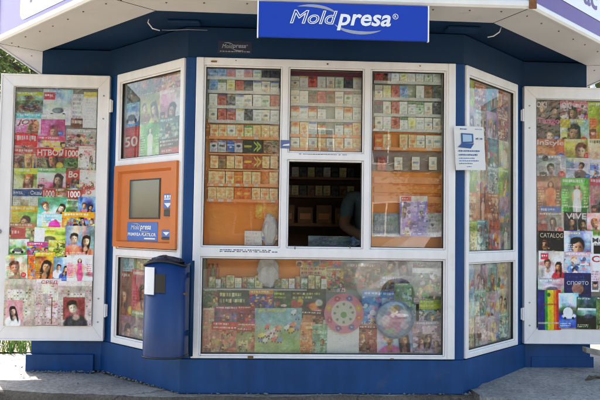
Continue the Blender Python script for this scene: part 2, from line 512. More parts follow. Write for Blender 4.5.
def cover(kind, asp, bg, acc, rng, n, opt):
    w = n; h = max(6, int(n * asp))
    A = Art(w, h, asp, bg)
    g = opt.get
    hair = g('hair', ['3a2418', '241814', '7a4c28', 'b08850'][rng.integers(4)])
    skin = g('skin', ['e0b496', 'd0a080', 'e8c0a4'][rng.integers(3)])
    cloth = g('cloth', PAL_MIX[rng.integers(12)])
    if kind in ('face', 'two', 'fig', 'scene'):
        for i in range(9):
            c = np.clip(srgb([bg, acc, bg][i % 3]) * rng.uniform(.65, 1.35), 0, 1)
            A.ell(rng.uniform(0, 1), rng.uniform(0, asp), rng.uniform(.08, .4), rng.uniform(.08, .4), c, .5, soft=.6)
    if kind == 'face':
        A.blotch(rng, .06, 3)
        r = g('r', .24) * .86
        A.person(rng, g('cx', .58), g('cy', asp * .52), r, skin, hair, cloth, g('long', True), g('turn', rng.uniform(-.6, .6)))
        A.lines(rng, .05, asp * .45, .36, asp * .92, 7, acc)
        A.lines(rng, .06, asp * .05, .9, asp * .17, 1, ['f4f0e8', 'e8d860', 'f4f0e8'][rng.integers(3)], .9 if not g('title') else 0)
        if rng.random() < .6:
            A.ell(.82, asp * .8, .12, .11, ['d8c838', 'c83840', '4878b8'][rng.integers(3)], .9, soft=.15)
            A.lines(rng, .75, asp * .8 - .05, .9, asp * .8 + .05, 3, 'f4f0e8', .8)
        if rng.random() < .6:
            x_ = rng.uniform(.02, .1); A.rect(x_, asp * .72, x_ + .24, asp * .95, np.clip(srgb(acc) * .7, 0, 1), .9)
            A.ell(x_ + .12, asp * .82, .07, .08, skin, .9); A.ell(x_ + .12, asp * .77, .075, .05, hair, .9)
    elif kind == 'two':
        A.blotch(rng, .10, 3)
        A.person(rng, .32, asp * .42, .145, skin, hair, cloth, g('long', False), .3)
        A.person(rng, .70, asp * .50, .145, skin, '2a1a14', acc, g('long2', True), -.3)
        A.lines(rng, .05, asp * .88, .95, asp * .98, 2, 'f0f0f0')
    elif kind == 'fig':
        A.blotch(rng, .10, 4)
        A.figure(rng, g('cx', .55), asp * .16, asp * .86, skin, hair, g('cloth', 'ece8e4'), g('legs'))
        A.lines(rng, .04, asp * .3, .3, asp * .9, 9, acc)
        A.lines(rng, .78, asp * .35, .97, asp * .8, 6, acc)
    elif kind == 'scene':
        A.rect(0, asp * .5, 1, asp, g('ground', '6a7a4a'))
        A.ell(.5, asp * .5, .7, asp * .12, g('mid', '4c6a3c'), .8, soft=.6)
        A.blotch(rng, .10, 5)
        A.ell(g('ox', .5), asp * .66, .36, .13, acc, .9, soft=.25)
        A.ell(g('ox', .5), asp * .60, .2, .10, '50545c', .8, soft=.3)
        for s in (-.2, .2):
            A.ell(g('ox', .5) + s, asp * .72, .06, .06, '18181a', soft=.4)
        A.lines(rng, .06, .05, .94, .16, 1, 'f4f4ee')
        A.lines(rng, .06, asp * .86, .8, asp * .97, 2, 'f0e8c0')
    elif kind == 'mix':
        pal = g('pal', PAL_MIX)
        for i in range(16):
            c = srgb(pal[rng.integers(len(pal))]) * rng.uniform(.8, 1.2)
            x, y = rng.uniform(-.1, .8), rng.uniform(0, asp)
            A.rect(x, y, x + rng.uniform(.2, .5), y + rng.uniform(.1, .3), c, .8)
        for i in range(4):
            A.person(rng, rng.uniform(.1, .9), rng.uniform(.3, .95) * asp, rng.uniform(.06, .12), skin, ['3a2418', '7a4c28', 'b08850', '181210'][i], pal[rng.integers(len(pal))], bool(i % 2), 0)
        for i in range(g('count', 55)):
            c = srgb(pal[rng.integers(len(pal))]) * rng.uniform(.6, 1.35)
            x, y, r_ = rng.uniform(0, 1), rng.uniform(.1, asp), rng.uniform(.015, .07)
            if rng.random() < .6: A.ell(x, y, r_ * rng.uniform(.6, 1.5), r_, c, .85, soft=.3)
            else: A.rect(x, y, x + r_ * 2.5, y + r_, c, .85)
        A.lines(rng, .06, asp * .84, .7, asp * .97, 3, 'f2ece0' if rng.random() < .6 else '302828')
        A.rect(0, 0, 1, .17, acc, .85)
        A.lines(rng, .07, .04, .93, .15, 1, g('tl', 'f6f2e8'))
        if g('pal2'):
            A.person(rng, .5, asp * .6, .18, skin, hair, cloth)
    elif kind == 'puz':
        A.blotch(rng, .03, 3)
        for i in range(3):
            x, y = rng.uniform(0, .5), asp * rng.uniform(.1, .7)
            A.rect(x, y, x + .45, y + asp * .22, ['e8d8b0', 'e0d0d4', 'd4dcc8'][i], .6)
        for i in range(1, 15):
            A.rect(0, asp * i / 15, 1, asp * i / 15 + .012, '9c8c84', .4)
        for i in range(1, 11):
            A.rect(i / 11, asp * .2, i / 11 + .012, asp, '9c8c84', .4)
        for i in range(50):
            x, y = rng.integers(11) / 11, asp * rng.integers(3, 15) / 15
            A.rect(x + .02, y + .02, x + .07, y + .06, ['605050', 'b06050', '708058'][rng.integers(3)], .6)
        if g('por', 1):
            x0, y0, x1, y1 = g('box', (.3, .42, .85, .95))
            A.rect(x0, y0 * asp, x1, y1 * asp, acc)
            A.person(rng, (x0 + x1) / 2, asp * (y0 * .55 + y1 * .45), (x1 - x0) * .26, skin, hair, cloth, g('long', True))
        else:
            for i in range(14):
                A.ell(.6 + rng.normal(0, .16), asp * (.5 + rng.normal(0, .14)), .07, .03, acc, .8, soft=.4)
            A.rect(.62, asp * .4, .67, asp * .98, '6a4a3c', .8)
        A.rect(0, 0, 1, .14, g('top', 'e8d0cc'), .8)
    elif kind == 'plain':
        A.blotch(rng, .03, 3)
        A.lines(rng, .1, asp * .12, .9, asp * .9, g('n', 9), acc, g('lk', .7))
    elif kind == 'rainbow':
        for x0, c in ((.0, '203878'), (.3, '3c8c48'), (.42, 'b8b838'), (.56, 'd0b030'), (.68, 'd07030'), (.80, 'b83828')):
            A.rect(x0, 0, 1.1, asp, c)
        A.ell(.48, asp * .12, .07, .09, '485848')
        A.rect(0, asp * .80, 1, asp * .85, 'c8c0a8', .7)
        A.rect(.2, asp * .34, .8, asp * .38, 'a04038', .6)
    elif kind == 'toys':
        A.rect(0, 0, 1, asp * .36, '88a8b4', .7)
        A.ell(.5, asp * 1.05, .9, asp * .55, acc, .9, soft=.5)
        for i in range(24):
            x, y = rng.uniform(.08, .92), asp * rng.uniform(.3, .8)
            c = ['e8e0dc', 'd87878', 'e0c060', 'c89878', 'e8b8c0', '8898b8'][i % 6]
            y = asp * (.68 - .38 * x) + rng.normal(0, .10)
            A.ell(x, y, .05, .045, c, .95, soft=.25); A.ell(x + .035, y - .04, .028, .028, np.clip(srgb(c) * 1.1, 0, 1), .95, soft=.25)
            A.ell(x - .03, y + .045, .015, .02, '584838', .8); A.ell(x + .03, y + .045, .015, .02, '584838', .8)
        A.lines(rng, .08, asp * .03, .92, asp * .12, 1, 'd8c040')
    elif kind == 'words':
        A.blotch(rng, .07, 5)
        A.lines(rng, .05, asp * .08, .95, asp * .42, 2, acc, .95)
        for i in range(g('count', 14)):
            A.ell(rng.uniform(.05, .95), asp * rng.uniform(.5, .98), rng.uniform(.05, .16), rng.uniform(.05, .14), PAL_MIX[rng.integers(12)], .7, soft=.4)
    if g('strip'):
        c, y0, y1 = g('strip')
        A.rect(0, y0 * asp, 1, y1 * asp, c)
        A.lines(rng, .06, asp * (y0 * .8 + y1 * .2), .94, asp * (y0 * .15 + y1 * .85), 1, g('sl', 'f6f2ea'), .9)
    if g('block'):
        c, x0, y0, x1, y1 = g('block')
        A.rect(x0, y0 * asp, x1, y1 * asp, c)
        if g('bl', 1):
            A.lines(rng, x0 + .03, asp * (y0 * .75 + y1 * .25), x1 - .03, asp * (y0 * .25 + y1 * .75), 1, 'f6f2ea', .9)
    if g('disc'):
        c, cx, cy, rx = g('disc')
        A.ell(cx, cy * asp, rx, rx, c, soft=.15)
    return A.finish(rng, g('grain', .035), g('blot', .035), g('mute', 0.0))

def sheet_mesh(name, art, w, h, thick, bow=0.0, title=None, tcol='f4f0e8', tbox=None, bold=.03, shear=0.0, page='e8e4dc', mask=None):
    """a printed sheet or booklet: picture grid on the front, paper sides and back; local x right, z up, front towards -y"""
    H, W = art.shape[:2]
    xs, zs = np.meshgrid(np.linspace(-w / 2, w / 2, W), np.linspace(h, 0, H))
    ys = -bow * np.cos(xs / w * math.pi) - thick
    V = np.stack([xs, ys, zs], -1).reshape(-1, 3)
    idx = np.arange(W * H).reshape(H, W)
    F = np.stack([idx[1:, :-1], idx[1:, 1:], idx[:-1, 1:], idx[:-1, :-1]], -1).reshape(-1, 4)
    C = art.reshape(-1, 3)
    V = [V]; C = [C]; faces = []
    base = W * H
    rim = [idx[0, 0], idx[0, -1], idx[-1, -1], idx[-1, 0]]
    rv = V[0][rim]
    bk = rv.copy(); bk[:, 1] = 0
    V += [rv, bk]; C += [np.tile(srgb(page), (8, 1))]
    a = base
    for i in range(4):
        j = (i + 1) % 4
        faces.append((a + i, a + j, a + 4 + j, a + 4 + i))
    faces.append((a + 4, a + 5, a + 6, a + 7))
    base += 8
    if title:
        for (ts, tc_, bx, bd, sh) in title:
            v, f, tw = text_geo(ts, bd, sh)
            x0, y0, x1, y1 = bx                         # fractions, y down
            vx = -w / 2 + (x0 + v[:, 0] / tw * (x1 - x0)) * w
            vz = h - (y1 - v[:, 1] * (y1 - y0)) * h
            vy = -bow * np.cos(vx / w * math.pi) - thick - .0007
            V.append(np.stack([vx, vy, vz], -1)); C.append(np.tile(srgb(tc_), (len(v), 1)))
            faces += [tuple(base + i for i in q) for q in f]
            base += len(v)
    V = np.concatenate(V); C = np.concatenate(C)
    me = bpy.data.meshes.new(name)
    tot = np.concatenate([np.full(len(F), 4), np.array([len(q) for q in faces], int)]).astype(np.int32)
    lp = np.concatenate([F.ravel(), np.array([i for q in faces for i in q], int)]).astype(np.int32)
    me.vertices.add(len(V)); me.vertices.foreach_set('co', V.astype(np.float32).ravel())
    me.loops.add(len(lp)); me.loops.foreach_set('vertex_index', lp)
    me.polygons.add(len(tot)); me.polygons.foreach_set('loop_start', np.concatenate([[0], np.cumsum(tot)[:-1]]).astype(np.int32))
    me.update(calc_edges=True); me.validate()
    at = me.color_attributes.new('Col', 'FLOAT_COLOR', 'POINT')
    cl = np.where(C <= .04045, C / 12.92, ((np.maximum(C, .04045) + .055) / 1.055) ** 2.4)
    at.data.foreach_set('color', np.concatenate([cl, np.ones((len(cl), 1))], 1).astype(np.float32).ravel())
    me.materials.append(PRINT)
    me.update()
    return me

ORD = ['first', 'second', 'third', 'fourth', 'fifth', 'sixth', 'seventh', 'eighth', 'ninth', 'tenth', 'eleventh', 'twelfth']

def place_sheet(P, rect, d, kind, bg, acc, opt, label, name='magazine', cat='magazine', group=None, tilt=None, local=False):
    x0, y0, x1, y1 = rect
    if local:
        sa, zb, sb, zt = rect
    else:
        sa, zb = P.at(x0, y1, d); sb, zt = P.at(x1, y0, d)
        s2, z2 = P.at(x0, y0, d); s3, z3 = P.at(x1, y1, d)
        sa = (sa + s2) / 2; sb = (sb + s3) / 2; zb = (zb + z3) / 2; zt = (zt + z2) / 2
    w, h = sb - sa, zt - zb
    seed = abs(hash((round(x0 * 7), round(y0 * 13), kind, bg))) % (2 ** 31) if False else int(x0 * 131 + y0 * 977 + len(label) * 31 + sum(map(ord, bg)))
    rng = np.random.default_rng(abs(seed))
    n = int(min(96, max(14, w * 540)))
    art = cover(kind, h / w, bg, acc, rng, n, opt)
    me = sheet_mesh(name, art, w, h, opt.get('thick', .0016), opt.get('bow', .0012), opt.get('title'))
    o = bpy.data.objects.new(name, me)
    COL.objects.link(o)
    o.location = P.p((sa + sb) / 2, d, zb)
    o.rotation_euler = (0, rng.normal(0, R(.6)) if tilt is None else R(tilt), P.rot())
    tag(o, label, cat, group)
    return o

def layered(rows, P, d0, where, group, step=.0022):
    """rows of (x0,y0,x1,y1,kind,bg,accent,look,opt): each sheet lies on those it overlaps"""
    done = []
    for ri, row in enumerate(rows):
        for ci, (x0, y0, x1, y1, kind, bgc, acc, look, opt) in enumerate(row):
            lay = 0
            for (a, b, c, e, l) in done:
                if x0 < c + 1 and x1 > a - 1 and y0 < e + 1 and y1 > b - 1:
                    lay = max(lay, l + 1)
            done.append((x0, y0, x1, y1, lay))
            opt.setdefault('mute', .03)
            lab = f"{look}, {ORD[ci]} in {ORD[ri]} row of the {where}"
            place_sheet(P, (x0, y0, x1, y1), d0 + lay * step, kind, bgc, acc, opt, lab, group=group)

# ------------------------------------------------------------------ planes of the kiosk
E_, FAR, SET, SIDE, BACK = 0.86, 1.484, 0.624, 1.95, 2.35
C45 = math.sqrt(.5)
PC = Plane((0, 0), (1, 0))
PL = Plane((-E_, 0), (C45, -C45))            # left angled face, s runs -0.88 .. 0
PR = Plane((E_, 0), (C45, C45))              # right angled face, s runs 0 .. 0.88
PS = Plane((0, 0.565), (1, 0))               # front of the open shutters
ZB, ZT, ZC = 0.211, 2.041, 2.235             # window frame bottom and top, recess ceiling
ZS = 2.215                                   # underside of the canopy rim

def xf(P):
    return lambda s, d: (P.p(s, d, 0).x, P.p(s, d, 0).y)

# ------------------------------------------------------------------ ground
def ground_mat(name, c1, c2, crack=True, bump=.5, sc_=1.0, patch=(0.16, 0.13, 0.10)):
    m = bpy.data.materials.new(name); m.use_nodes = True
    nt = m.node_tree; b = nt.nodes['Principled BSDF']
    b.inputs['Roughness'].default_value = 0.92
    b.inputs['Specular IOR Level'].default_value = 0.2
    tc = nt.nodes.new('ShaderNodeTexCoord')
    def noise(s, d=8, r=.6):
        n = nt.nodes.new('ShaderNodeTexNoise'); n.inputs['Scale'].default_value = s * sc_
        n.inputs['Detail'].default_value = d; n.inputs['Roughness'].default_value = r
        nt.links.new(tc.outputs['Object'], n.inputs['Vector']); return n
    def ramp(src, p0, p1, a, bb):
        r = nt.nodes.new('ShaderNodeValToRGB')
        r.color_ramp.elements[0].position = p0; r.color_ramp.elements[1].position = p1
        r.color_ramp.elements[0].color = (*a, 1); r.color_ramp.elements[1].color = (*bb, 1)
        nt.links.new(src, r.inputs['Fac']); return r
    def mix(f, a, bb, mode='MIX'):
        x = nt.nodes.new('ShaderNodeMixRGB'); x.blend_type = mode
        if isinstance(f, float): x.inputs['Fac'].default_value = f
        else: nt.links.new(f, x.inputs['Fac'])
        nt.links.new(a, x.inputs['Color1'])
        if isinstance(bb, tuple): x.inputs['Color2'].default_value = (*bb, 1)
        else: nt.links.new(bb, x.inputs['Color2'])
        return x.outputs['Color']
    n1 = noise(2.2); n2 = noise(38, 10, .75); n3 = noise(170, 4)
    col = ramp(n1.outputs['Fac'], .35, .65, c1, c2).outputs['Color']
    col = mix(.75, col, ramp(n2.outputs['Fac'], .32, .72, (.35, .34, .33), (1.45, 1.42, 1.38)).outputs['Color'], 'MULTIPLY')
    col = mix(.6, col, ramp(n3.outputs['Fac'], .3, .7, (.5, .5, .5), (1.3, 1.3, 1.3)).outputs['Color'], 'MULTIPLY')
    n4 = noise(4.7, 10, .75)
    col = mix(ramp(n4.outputs['Fac'], .56, .68, (0, 0, 0), (.75, .75, .75)).outputs['Color'], col, patch)
    hgt = mix(.5, n2.outputs['Fac'], n3.outputs['Fac'])
    if crack:
        v = nt.nodes.new('ShaderNodeTexVoronoi'); v.feature = 'DISTANCE_TO_EDGE'; v.inputs['Scale'].default_value = .6
        wv = nt.nodes.new('ShaderNodeVectorMath'); wv.operation = 'ADD'
        nw = noise(3.0, 6); sv = nt.nodes.new('ShaderNodeVectorMath'); sv.operation = 'SCALE'; sv.inputs['Scale'].default_value = .35
        nt.links.new(nw.outputs['Color'], sv.inputs[0]); nt.links.new(tc.outputs['Object'], wv.inputs[0]); nt.links.new(sv.outputs[0], wv.inputs[1])
        nt.links.new(wv.outputs[0], v.inputs['Vector'])
        cr = ramp(v.outputs['Distance'], .0005, .006, (.7, .7, .7), (0, 0, 0))
        col = mix(cr.outputs['Color'], col, (.035, .03, .026))
    nt.links.new(col, b.inputs['Base Color'])
    bp = nt.nodes.new('ShaderNodeBump'); bp.inputs['Strength'].default_value = bump; bp.inputs['Distance'].default_value = .02
    nt.links.new(hgt, bp.inputs['Height']); nt.links.new(bp.outputs['Normal'], b.inputs['Normal'])
    return m
CONC = ground_mat('worn_concrete', (.27, .255, .235), (.43, .405, .37))
ROUGH = ground_mat('broken_concrete_edge', (.14, .12, .10), (.26, .22, .18), bump=1.0, sc_=1.6)
ASPH = ground_mat('dusty_concrete_road', (.22, .21, .195), (.32, .31, .29), sc_=.6)
SOIL = ground_mat('dry_soil', (.30, .26, .20), (.42, .37, .29), crack=False)

mb = MB(); mb.face([(-400, -400, -.45), (400, -400, -.45), (400, 400, -.45), (-400, 400, -.45)])
tag(mb.build('ground', SOIL), kind='structure')
mb = MB(); mb.face([(-60, -14.5, -.446), (60, -14.5, -.446), (60, -6.2, -.446), (-60, -6.2, -.446)])
tag(mb.build('road', ASPH), kind='structure')

# raised pavement slab: fine irregular grid near the kiosk so that its broken front edge is real
def hgt(x, y):
    return .010 * math.sin(x * 2.3 + 1.1) * math.sin(y * 3.1) + .006 * math.sin(x * 7.7 + y * 5.3)
mb = MB()
xs = np.concatenate([[-60, -20, -8, -5], np.arange(-3.6, 3.61, .06), [5, 8, 20, 60]])
ys = np.array([0, .02, .05, .09, .14, .2, .28, .4, .55, .75, 1.0, 1.4, 2, 3, 5, 9, 20, 60])
rg = random.Random(3)
grid = []
for x in xs:
    e = -.075 + .028 * math.sin(x * 1.7) + .012 * math.sin(x * 9.1 + 1) + rg.uniform(-.008, .008)
    if x < -1.1: e += min(.12, (-1.1 - x) * .13)
    col_ = [(x, e + .01 + rg.uniform(-.012, .012), -.452), (x, e - .004 + rg.uniform(-.012, .012), -.2), (x, e + rg.uniform(-.006, .006), -.06), (x, e + .012, -.022 + rg.uniform(-.004, .004))]
    for y in ys:
        z = -.004 + (hgt(x, y) * min(1, y * 2) if abs(x) < 4 else 0) + rg.uniform(-.0015, .0015)
        yy = e + .035 + y
        col_.append((x, yy, z if y < 1.4 else -.004))
    grid.append(col_)
nx, ny = len(grid), len(grid[0])
for c in grid: mb.v += c
for i in range(nx - 1):
    for j in range(ny - 1):
        a = i * ny + j
        mb.f.append((a, a + ny, a + ny + 1, a + 1)); mb.mi.append(1 if j < 4 else 0)
tag(mb.build('pavement', [CONC, ROUGH], smooth=True), kind='structure')

# poured concrete apron at the right, its left end broken away from the slab
mb = MB()
ap = []
for x in np.concatenate([[.92, .97, 1.03], np.arange(1.1, 4.4, .1), [6, 12]]):
    front = -.42 - .05 * math.sin(x * 3) if x > 1.1 else -.30 + (1.1 - x) * .9
    row = []
    for k, t in enumerate(np.linspace(0, 1, 13)):
        y = front + t * (.72 - front)
        z = .018 + .016 * math.sin(x * 2.1 + t * 4) * (1 - t) + .01 * rg.uniform(-1, 1) * (1 - t) + .022 * t
        if x < 1.0: z -= .012
        row.append((x, y, z))
    row = [(x, row[0][1] + .03, -.46), (x, row[0][1] - .01, -.02)] + row
    ap.append(row)
ny = len(ap[0])
for c in ap: mb.v += c
for i in range(len(ap) - 1):
    for j in range(ny - 1):
        a = i * ny + j
        mb.f.append((a, a + ny, a + ny + 1, a + 1)); mb.mi.append(1 if j < 1 else 0)
mb.f.append(tuple(range(ny))); mb.mi.append(1)
tag(mb.build('concrete_apron_pavement', [CONC, ROUGH], smooth=True), kind='structure')

# ------------------------------------------------------------------ the kiosk
kiosk = empty('newspaper_kiosk')
tag(kiosk, 'blue newspaper kiosk with angled front, white framed windows and wide canopy', 'kiosk')

def band(off, z0, z1, thick=.06, x_end=SIDE):
    """the blue wall strip that follows the kiosk's whole front, off = how far it stands proud"""
    k = off * math.tan(math.pi / 8)
    out = [(-x_end - off, SET - off), (-FAR - k, SET - off), (-E_ - k, -off), (E_ + k, -off), (FAR + k, SET - off), (x_end + off, SET - off)]
    t = thick; kk = t * math.tan(math.pi / 8)
    inn = [(x_end + off, SET + t), (FAR - kk, SET + t), (E_ - kk, t), (-E_ + kk, t), (-FAR + kk, SET + t), (-x_end - off, SET + t)]
    return out + inn, z0, z1

wall = MB()
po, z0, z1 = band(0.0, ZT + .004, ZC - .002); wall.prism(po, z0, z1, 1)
po, z0, z1 = band(0.012, 0.0, ZB - .006); wall.prism(po, z0, z1, 0)
for s in (-1, 1):
    P = PL if s < 0 else PR
    q = xf(P)
    # corner post between the front window and the angled window
    a = q(s * .0155, 0); b = (s * E_, 0); c = (s * .806, 0); d = (s * .806, .06); e = (s * (E_ - .02), .06); f = q(s * .0155, -.06)
    wall.prism([a, b, c, d, e, f], ZB - .006, ZT + .004, 0)
    # far post and the set back wall behind the shutter
    a = q(s * .7585, 0); b = (s * FAR, SET); c = (s * SIDE, SET); d = (s * SIDE, SET + .06); e = (s * (FAR - .02), SET + .06); f = q(s * .7585, -.06)
    wall.prism([a, b, c, d, e, f], ZB - .006, ZT + .004, 0)
    # side wall
    wall.box(min(s * SIDE, s * (SIDE - .06)), max(s * SIDE, s * (SIDE - .06)), SET + .0605, BACK, 0.0, ZC - .003, 0)
    # stepped foot of the set back wall
    wall.box(min(s * 1.53, s * (SIDE + .035)), max(s * 1.53, s * (SIDE + .035)), SET - (.045 if s < 0 else .018), SET - .0125, -.01, .115, 0)
wall.box(-SIDE, SIDE, BACK + .001, BACK + .06, 0, ZC - .003, 0)
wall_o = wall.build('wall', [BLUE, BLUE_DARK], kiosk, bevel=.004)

mb = MB(); mb.prism([(-1.88, .69), (-1.46, .69), (-.84, .075), (.84, .075), (1.46, .69), (1.88, .69), (1.88, BACK - .01), (-1.88, BACK - .01)], .02, .05)
mb.build('floor_deck', INNER, kiosk)
mb = MB()
mb.box(-1.88, 1.88, BACK - .02, BACK - .005, .051, 2.2)
for s in (-1, 1):
    mb.box(min(s * 1.885, s * 1.87), max(s * 1.885, s * 1.87), .70, BACK - .021, .051, 2.2)
mb.build_each('inner_lining', INNER, kiosk)

# roof: ceiling of the recess, beige rim underneath, white lip, fascia boards, top
CY, RB = -.57, BACK + .2
OUT_L, OUT_R, CX_L, CX_R = (-2.19, .44), (2.27, .52), -1.24, 1.05
outer = [(OUT_L[0], RB), OUT_L, (CX_L, CY), (CX_R, CY), OUT_R, (OUT_R[0], RB)]
inner = [(-SIDE - .002, RB), (-SIDE - .002, SET - .002), (-1.0, -.345), (.945, -.30), (SIDE + .002, SET - .002), (SIDE + .002, RB)]
mb = MB()
mb.prism([(x * .985, y + .01 if y < 1 else y - .02) for x, y in outer], ZC + .006, ZC + .05)
roof = mb.build('roof', BLUE_DARK, kiosk)
mb = MB()
mb.prism([(x * 1.003, y - .004 if y < 1 else y) for x, y in outer], 2.80, 2.84)
mb.build('roof_top', ROOFM, roof)
mb = MB()
for i in range(5):
    a, b, c, d = outer[i], outer[i + 1], inner[i + 1], inner[i]
    mb.prism([a, b, c, d], ZS, ZC + .003)
soff = mb.build('soffit', SOFFIT, roof)
# rivets
mb = MB()
def rivet(x, y, r=.008):
    b = len(mb.v)
    for z, k in ((ZS + .002, 1.0), (ZS - .004, .8)):
        for i in range(8):
            w = i * math.pi / 4
            mb.v.append((x + math.cos(w) * r * k, y + math.sin(w) * r * k, z))
    for i in range(8):
        j = (i + 1) % 8
        mb.f.append((b + i, b + j, b + 8 + j, b + 8 + i)); mb.mi.append(0)
    mb.f.append(tuple(b + 8 + i for i in range(8))); mb.mi.append(0)
for (a, b, n, in_) in ((outer[1], outer[2], 7, .07), (outer[2], outer[3], 11, .07), (outer[3], outer[4], 8, .07)):
    dv = (Vector(b) - Vector(a)); nn = Vector((-dv.y, dv.x)).normalized()
    for i in range(n):
        p = Vector(a) + dv * ((i + .35 + .3 * random.random()) / n) + nn * (in_ + random.uniform(-.012, .012))
        rivet(p.x, p.y, .006)
for s in (-1, 1):
    for y in (.5, .75, 1.0, 1.4): rivet(s * 2.07, y, .006)
mb.build_each('rivet', RUST, soff)
# dark seams between the rim's sheets
mb = MB()
for s in (-1, 1):
    o_, i_ = (outer[2], inner[2]) if s < 0 else (outer[3], inner[3])
    oe = OUT_L if s < 0 else OUT_R
    a = Vector(o_) + Vector((0, .01)); b = Vector(i_); n = Vector((b.y - a.y, a.x - b.x)).normalized() * .002
    mb.prism([a - n, a + n, b + n, b - n], ZS - .0012, ZS + .001)
    mb.prism([(oe[0] - s * .01, oe[1] - .003), (oe[0] - s * .01, oe[1] + .001), (s * SIDE, SET + .001), (s * SIDE, SET - .003)], ZS - .0012, ZS + .001)
mb.build_each('seam', SEAL, soff)
# lip
mb = MB()
def grow(pts, k):
    t = math.tan(math.pi / 8) * k
    (a, b, c, d, e, f) = pts
    return [(a[0] - k, a[1]), (b[0] - k, b[1] - t), (c[0] - t, c[1] - k), (d[0] + t, d[1] - k), (e[0] + k, e[1] - t), (f[0] + k, f[1])]
prof = [(.0, ZS - .006), (.016, ZS - .008), (.026, ZS + .004), (.027, ZS + .026), (.016, ZS + .038), (.0, ZS + .040)]
rows_ = [[(*p, z) for p in grow(outer, k)] for k, z in prof]
for a, b in zip(rows_, rows_[1:] + rows_[:1]):
    for i in range(5):
        mb.face([a[i], a[i + 1], b[i + 1], b[i]])
mb.build('lip', LIP, roof)
# fascia boards: lilac or purple sheet with a white rounded panel and lettering
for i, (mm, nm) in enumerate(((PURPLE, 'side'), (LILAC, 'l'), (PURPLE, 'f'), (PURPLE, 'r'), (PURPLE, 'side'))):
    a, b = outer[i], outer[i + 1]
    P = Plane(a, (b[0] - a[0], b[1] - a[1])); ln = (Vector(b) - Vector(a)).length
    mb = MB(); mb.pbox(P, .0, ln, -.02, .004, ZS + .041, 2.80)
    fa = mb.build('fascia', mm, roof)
    mb = MB()
    for s0 in (0.0, ln - .03): mb.pbox(P, s0 + (.001 if s0 == 0 else .0), s0 + .029, .0045, .012, ZS + .042, 2.80)
    mb.build_each('corner_trim', LIP, fa)
    if nm in 'lfr' and nm != 'side':
        s0, s1, z0, z1, r = P.at(20, 12, .0065)[0], ln - .12, P.at(34, 14.5, .0065)[1], 2.74, .06
        if nm == 'f': s0, z0 = .12, ZS + .13
        if nm == 'r': s0, s1, z0 = .10, ln - .12, ZS + .145
        pts = []
        for (cx_, cz_, a0) in ((s0 + r, z0 + r, 180), (s1 - r, z0 + r, 270), (s1 - r, z1 - r, 0), (s0 + r, z1 - r, 90)):
            for k in range(7):
                w = R(a0 + k * 15); pts.append((cx_ + r * math.cos(w), cz_ + r * math.sin(w)))
        mb = MB(); mb.face([P.p(s, .0065, z) for s, z in pts]); mb.build('white_panel', WHITE, fa)
        if nm == 'r':
            mb = MB(); sx, zx = P.at(584, 3, .008)
            text_on(mb, 'ac', P, sx, zx, .20, .10, .009, 0, .02, 0); mb.build('lettering', PURPLE, fa)
        if nm == 'l':
            mb = MB(); sx, zx = P.at(30, 2, .008)
            text_on(mb, 'p', P, sx, zx - .004, .085, .14, .009, 0, .03, .2); mb.build('lettering', PURPLE, fa)
mb = MB()
mb.pbox(Plane((CX_R, CY), (1, 0)), -.012, .03, .024, .034, ZS - .012, ZS + .05)
mb.build('rusty_bracket', RUST, roof, bevel=.003)

# cables and a junction box under the recess
def cable(pts, r, mm, label_parent=roof, name='cable'):
    m_ = MB(); m_.tube(pts, r, 6); return m_.build(name, mm, label_parent, smooth=True)
cable([(-1.08, -.12, ZC), (-1.085, -.12, ZC - .02), (-1.06, -.10, ZC - .05), (-1.02, -.08, ZC - .055)], .004, WHITE)
cable([(-1.03, .06, ZC - .01), (-.98, .02, ZC - .022), (-.86, .0, ZC - .02), (-.74, -.03, ZC - .03)], .003, GREYM)
cable([(1.04, -.16, ZC), (1.03, -.16, ZC - .03), (1.0, -.14, ZC - .05), (.97, -.12, ZC - .052)], .004, WHITE)
mb = MB(); mb.box(-.97, -.78, .0 - .12, -.04, ZC - .012, ZC + .004); mb.build('junction_box', BLUE_DARK, roof, bevel=.004)
mb = MB(); mb.box(.72, .92, -.15, -.05, ZC - .014, ZC + .004); mb.build('junction_box', BLUE_DARK, roof, bevel=.004)

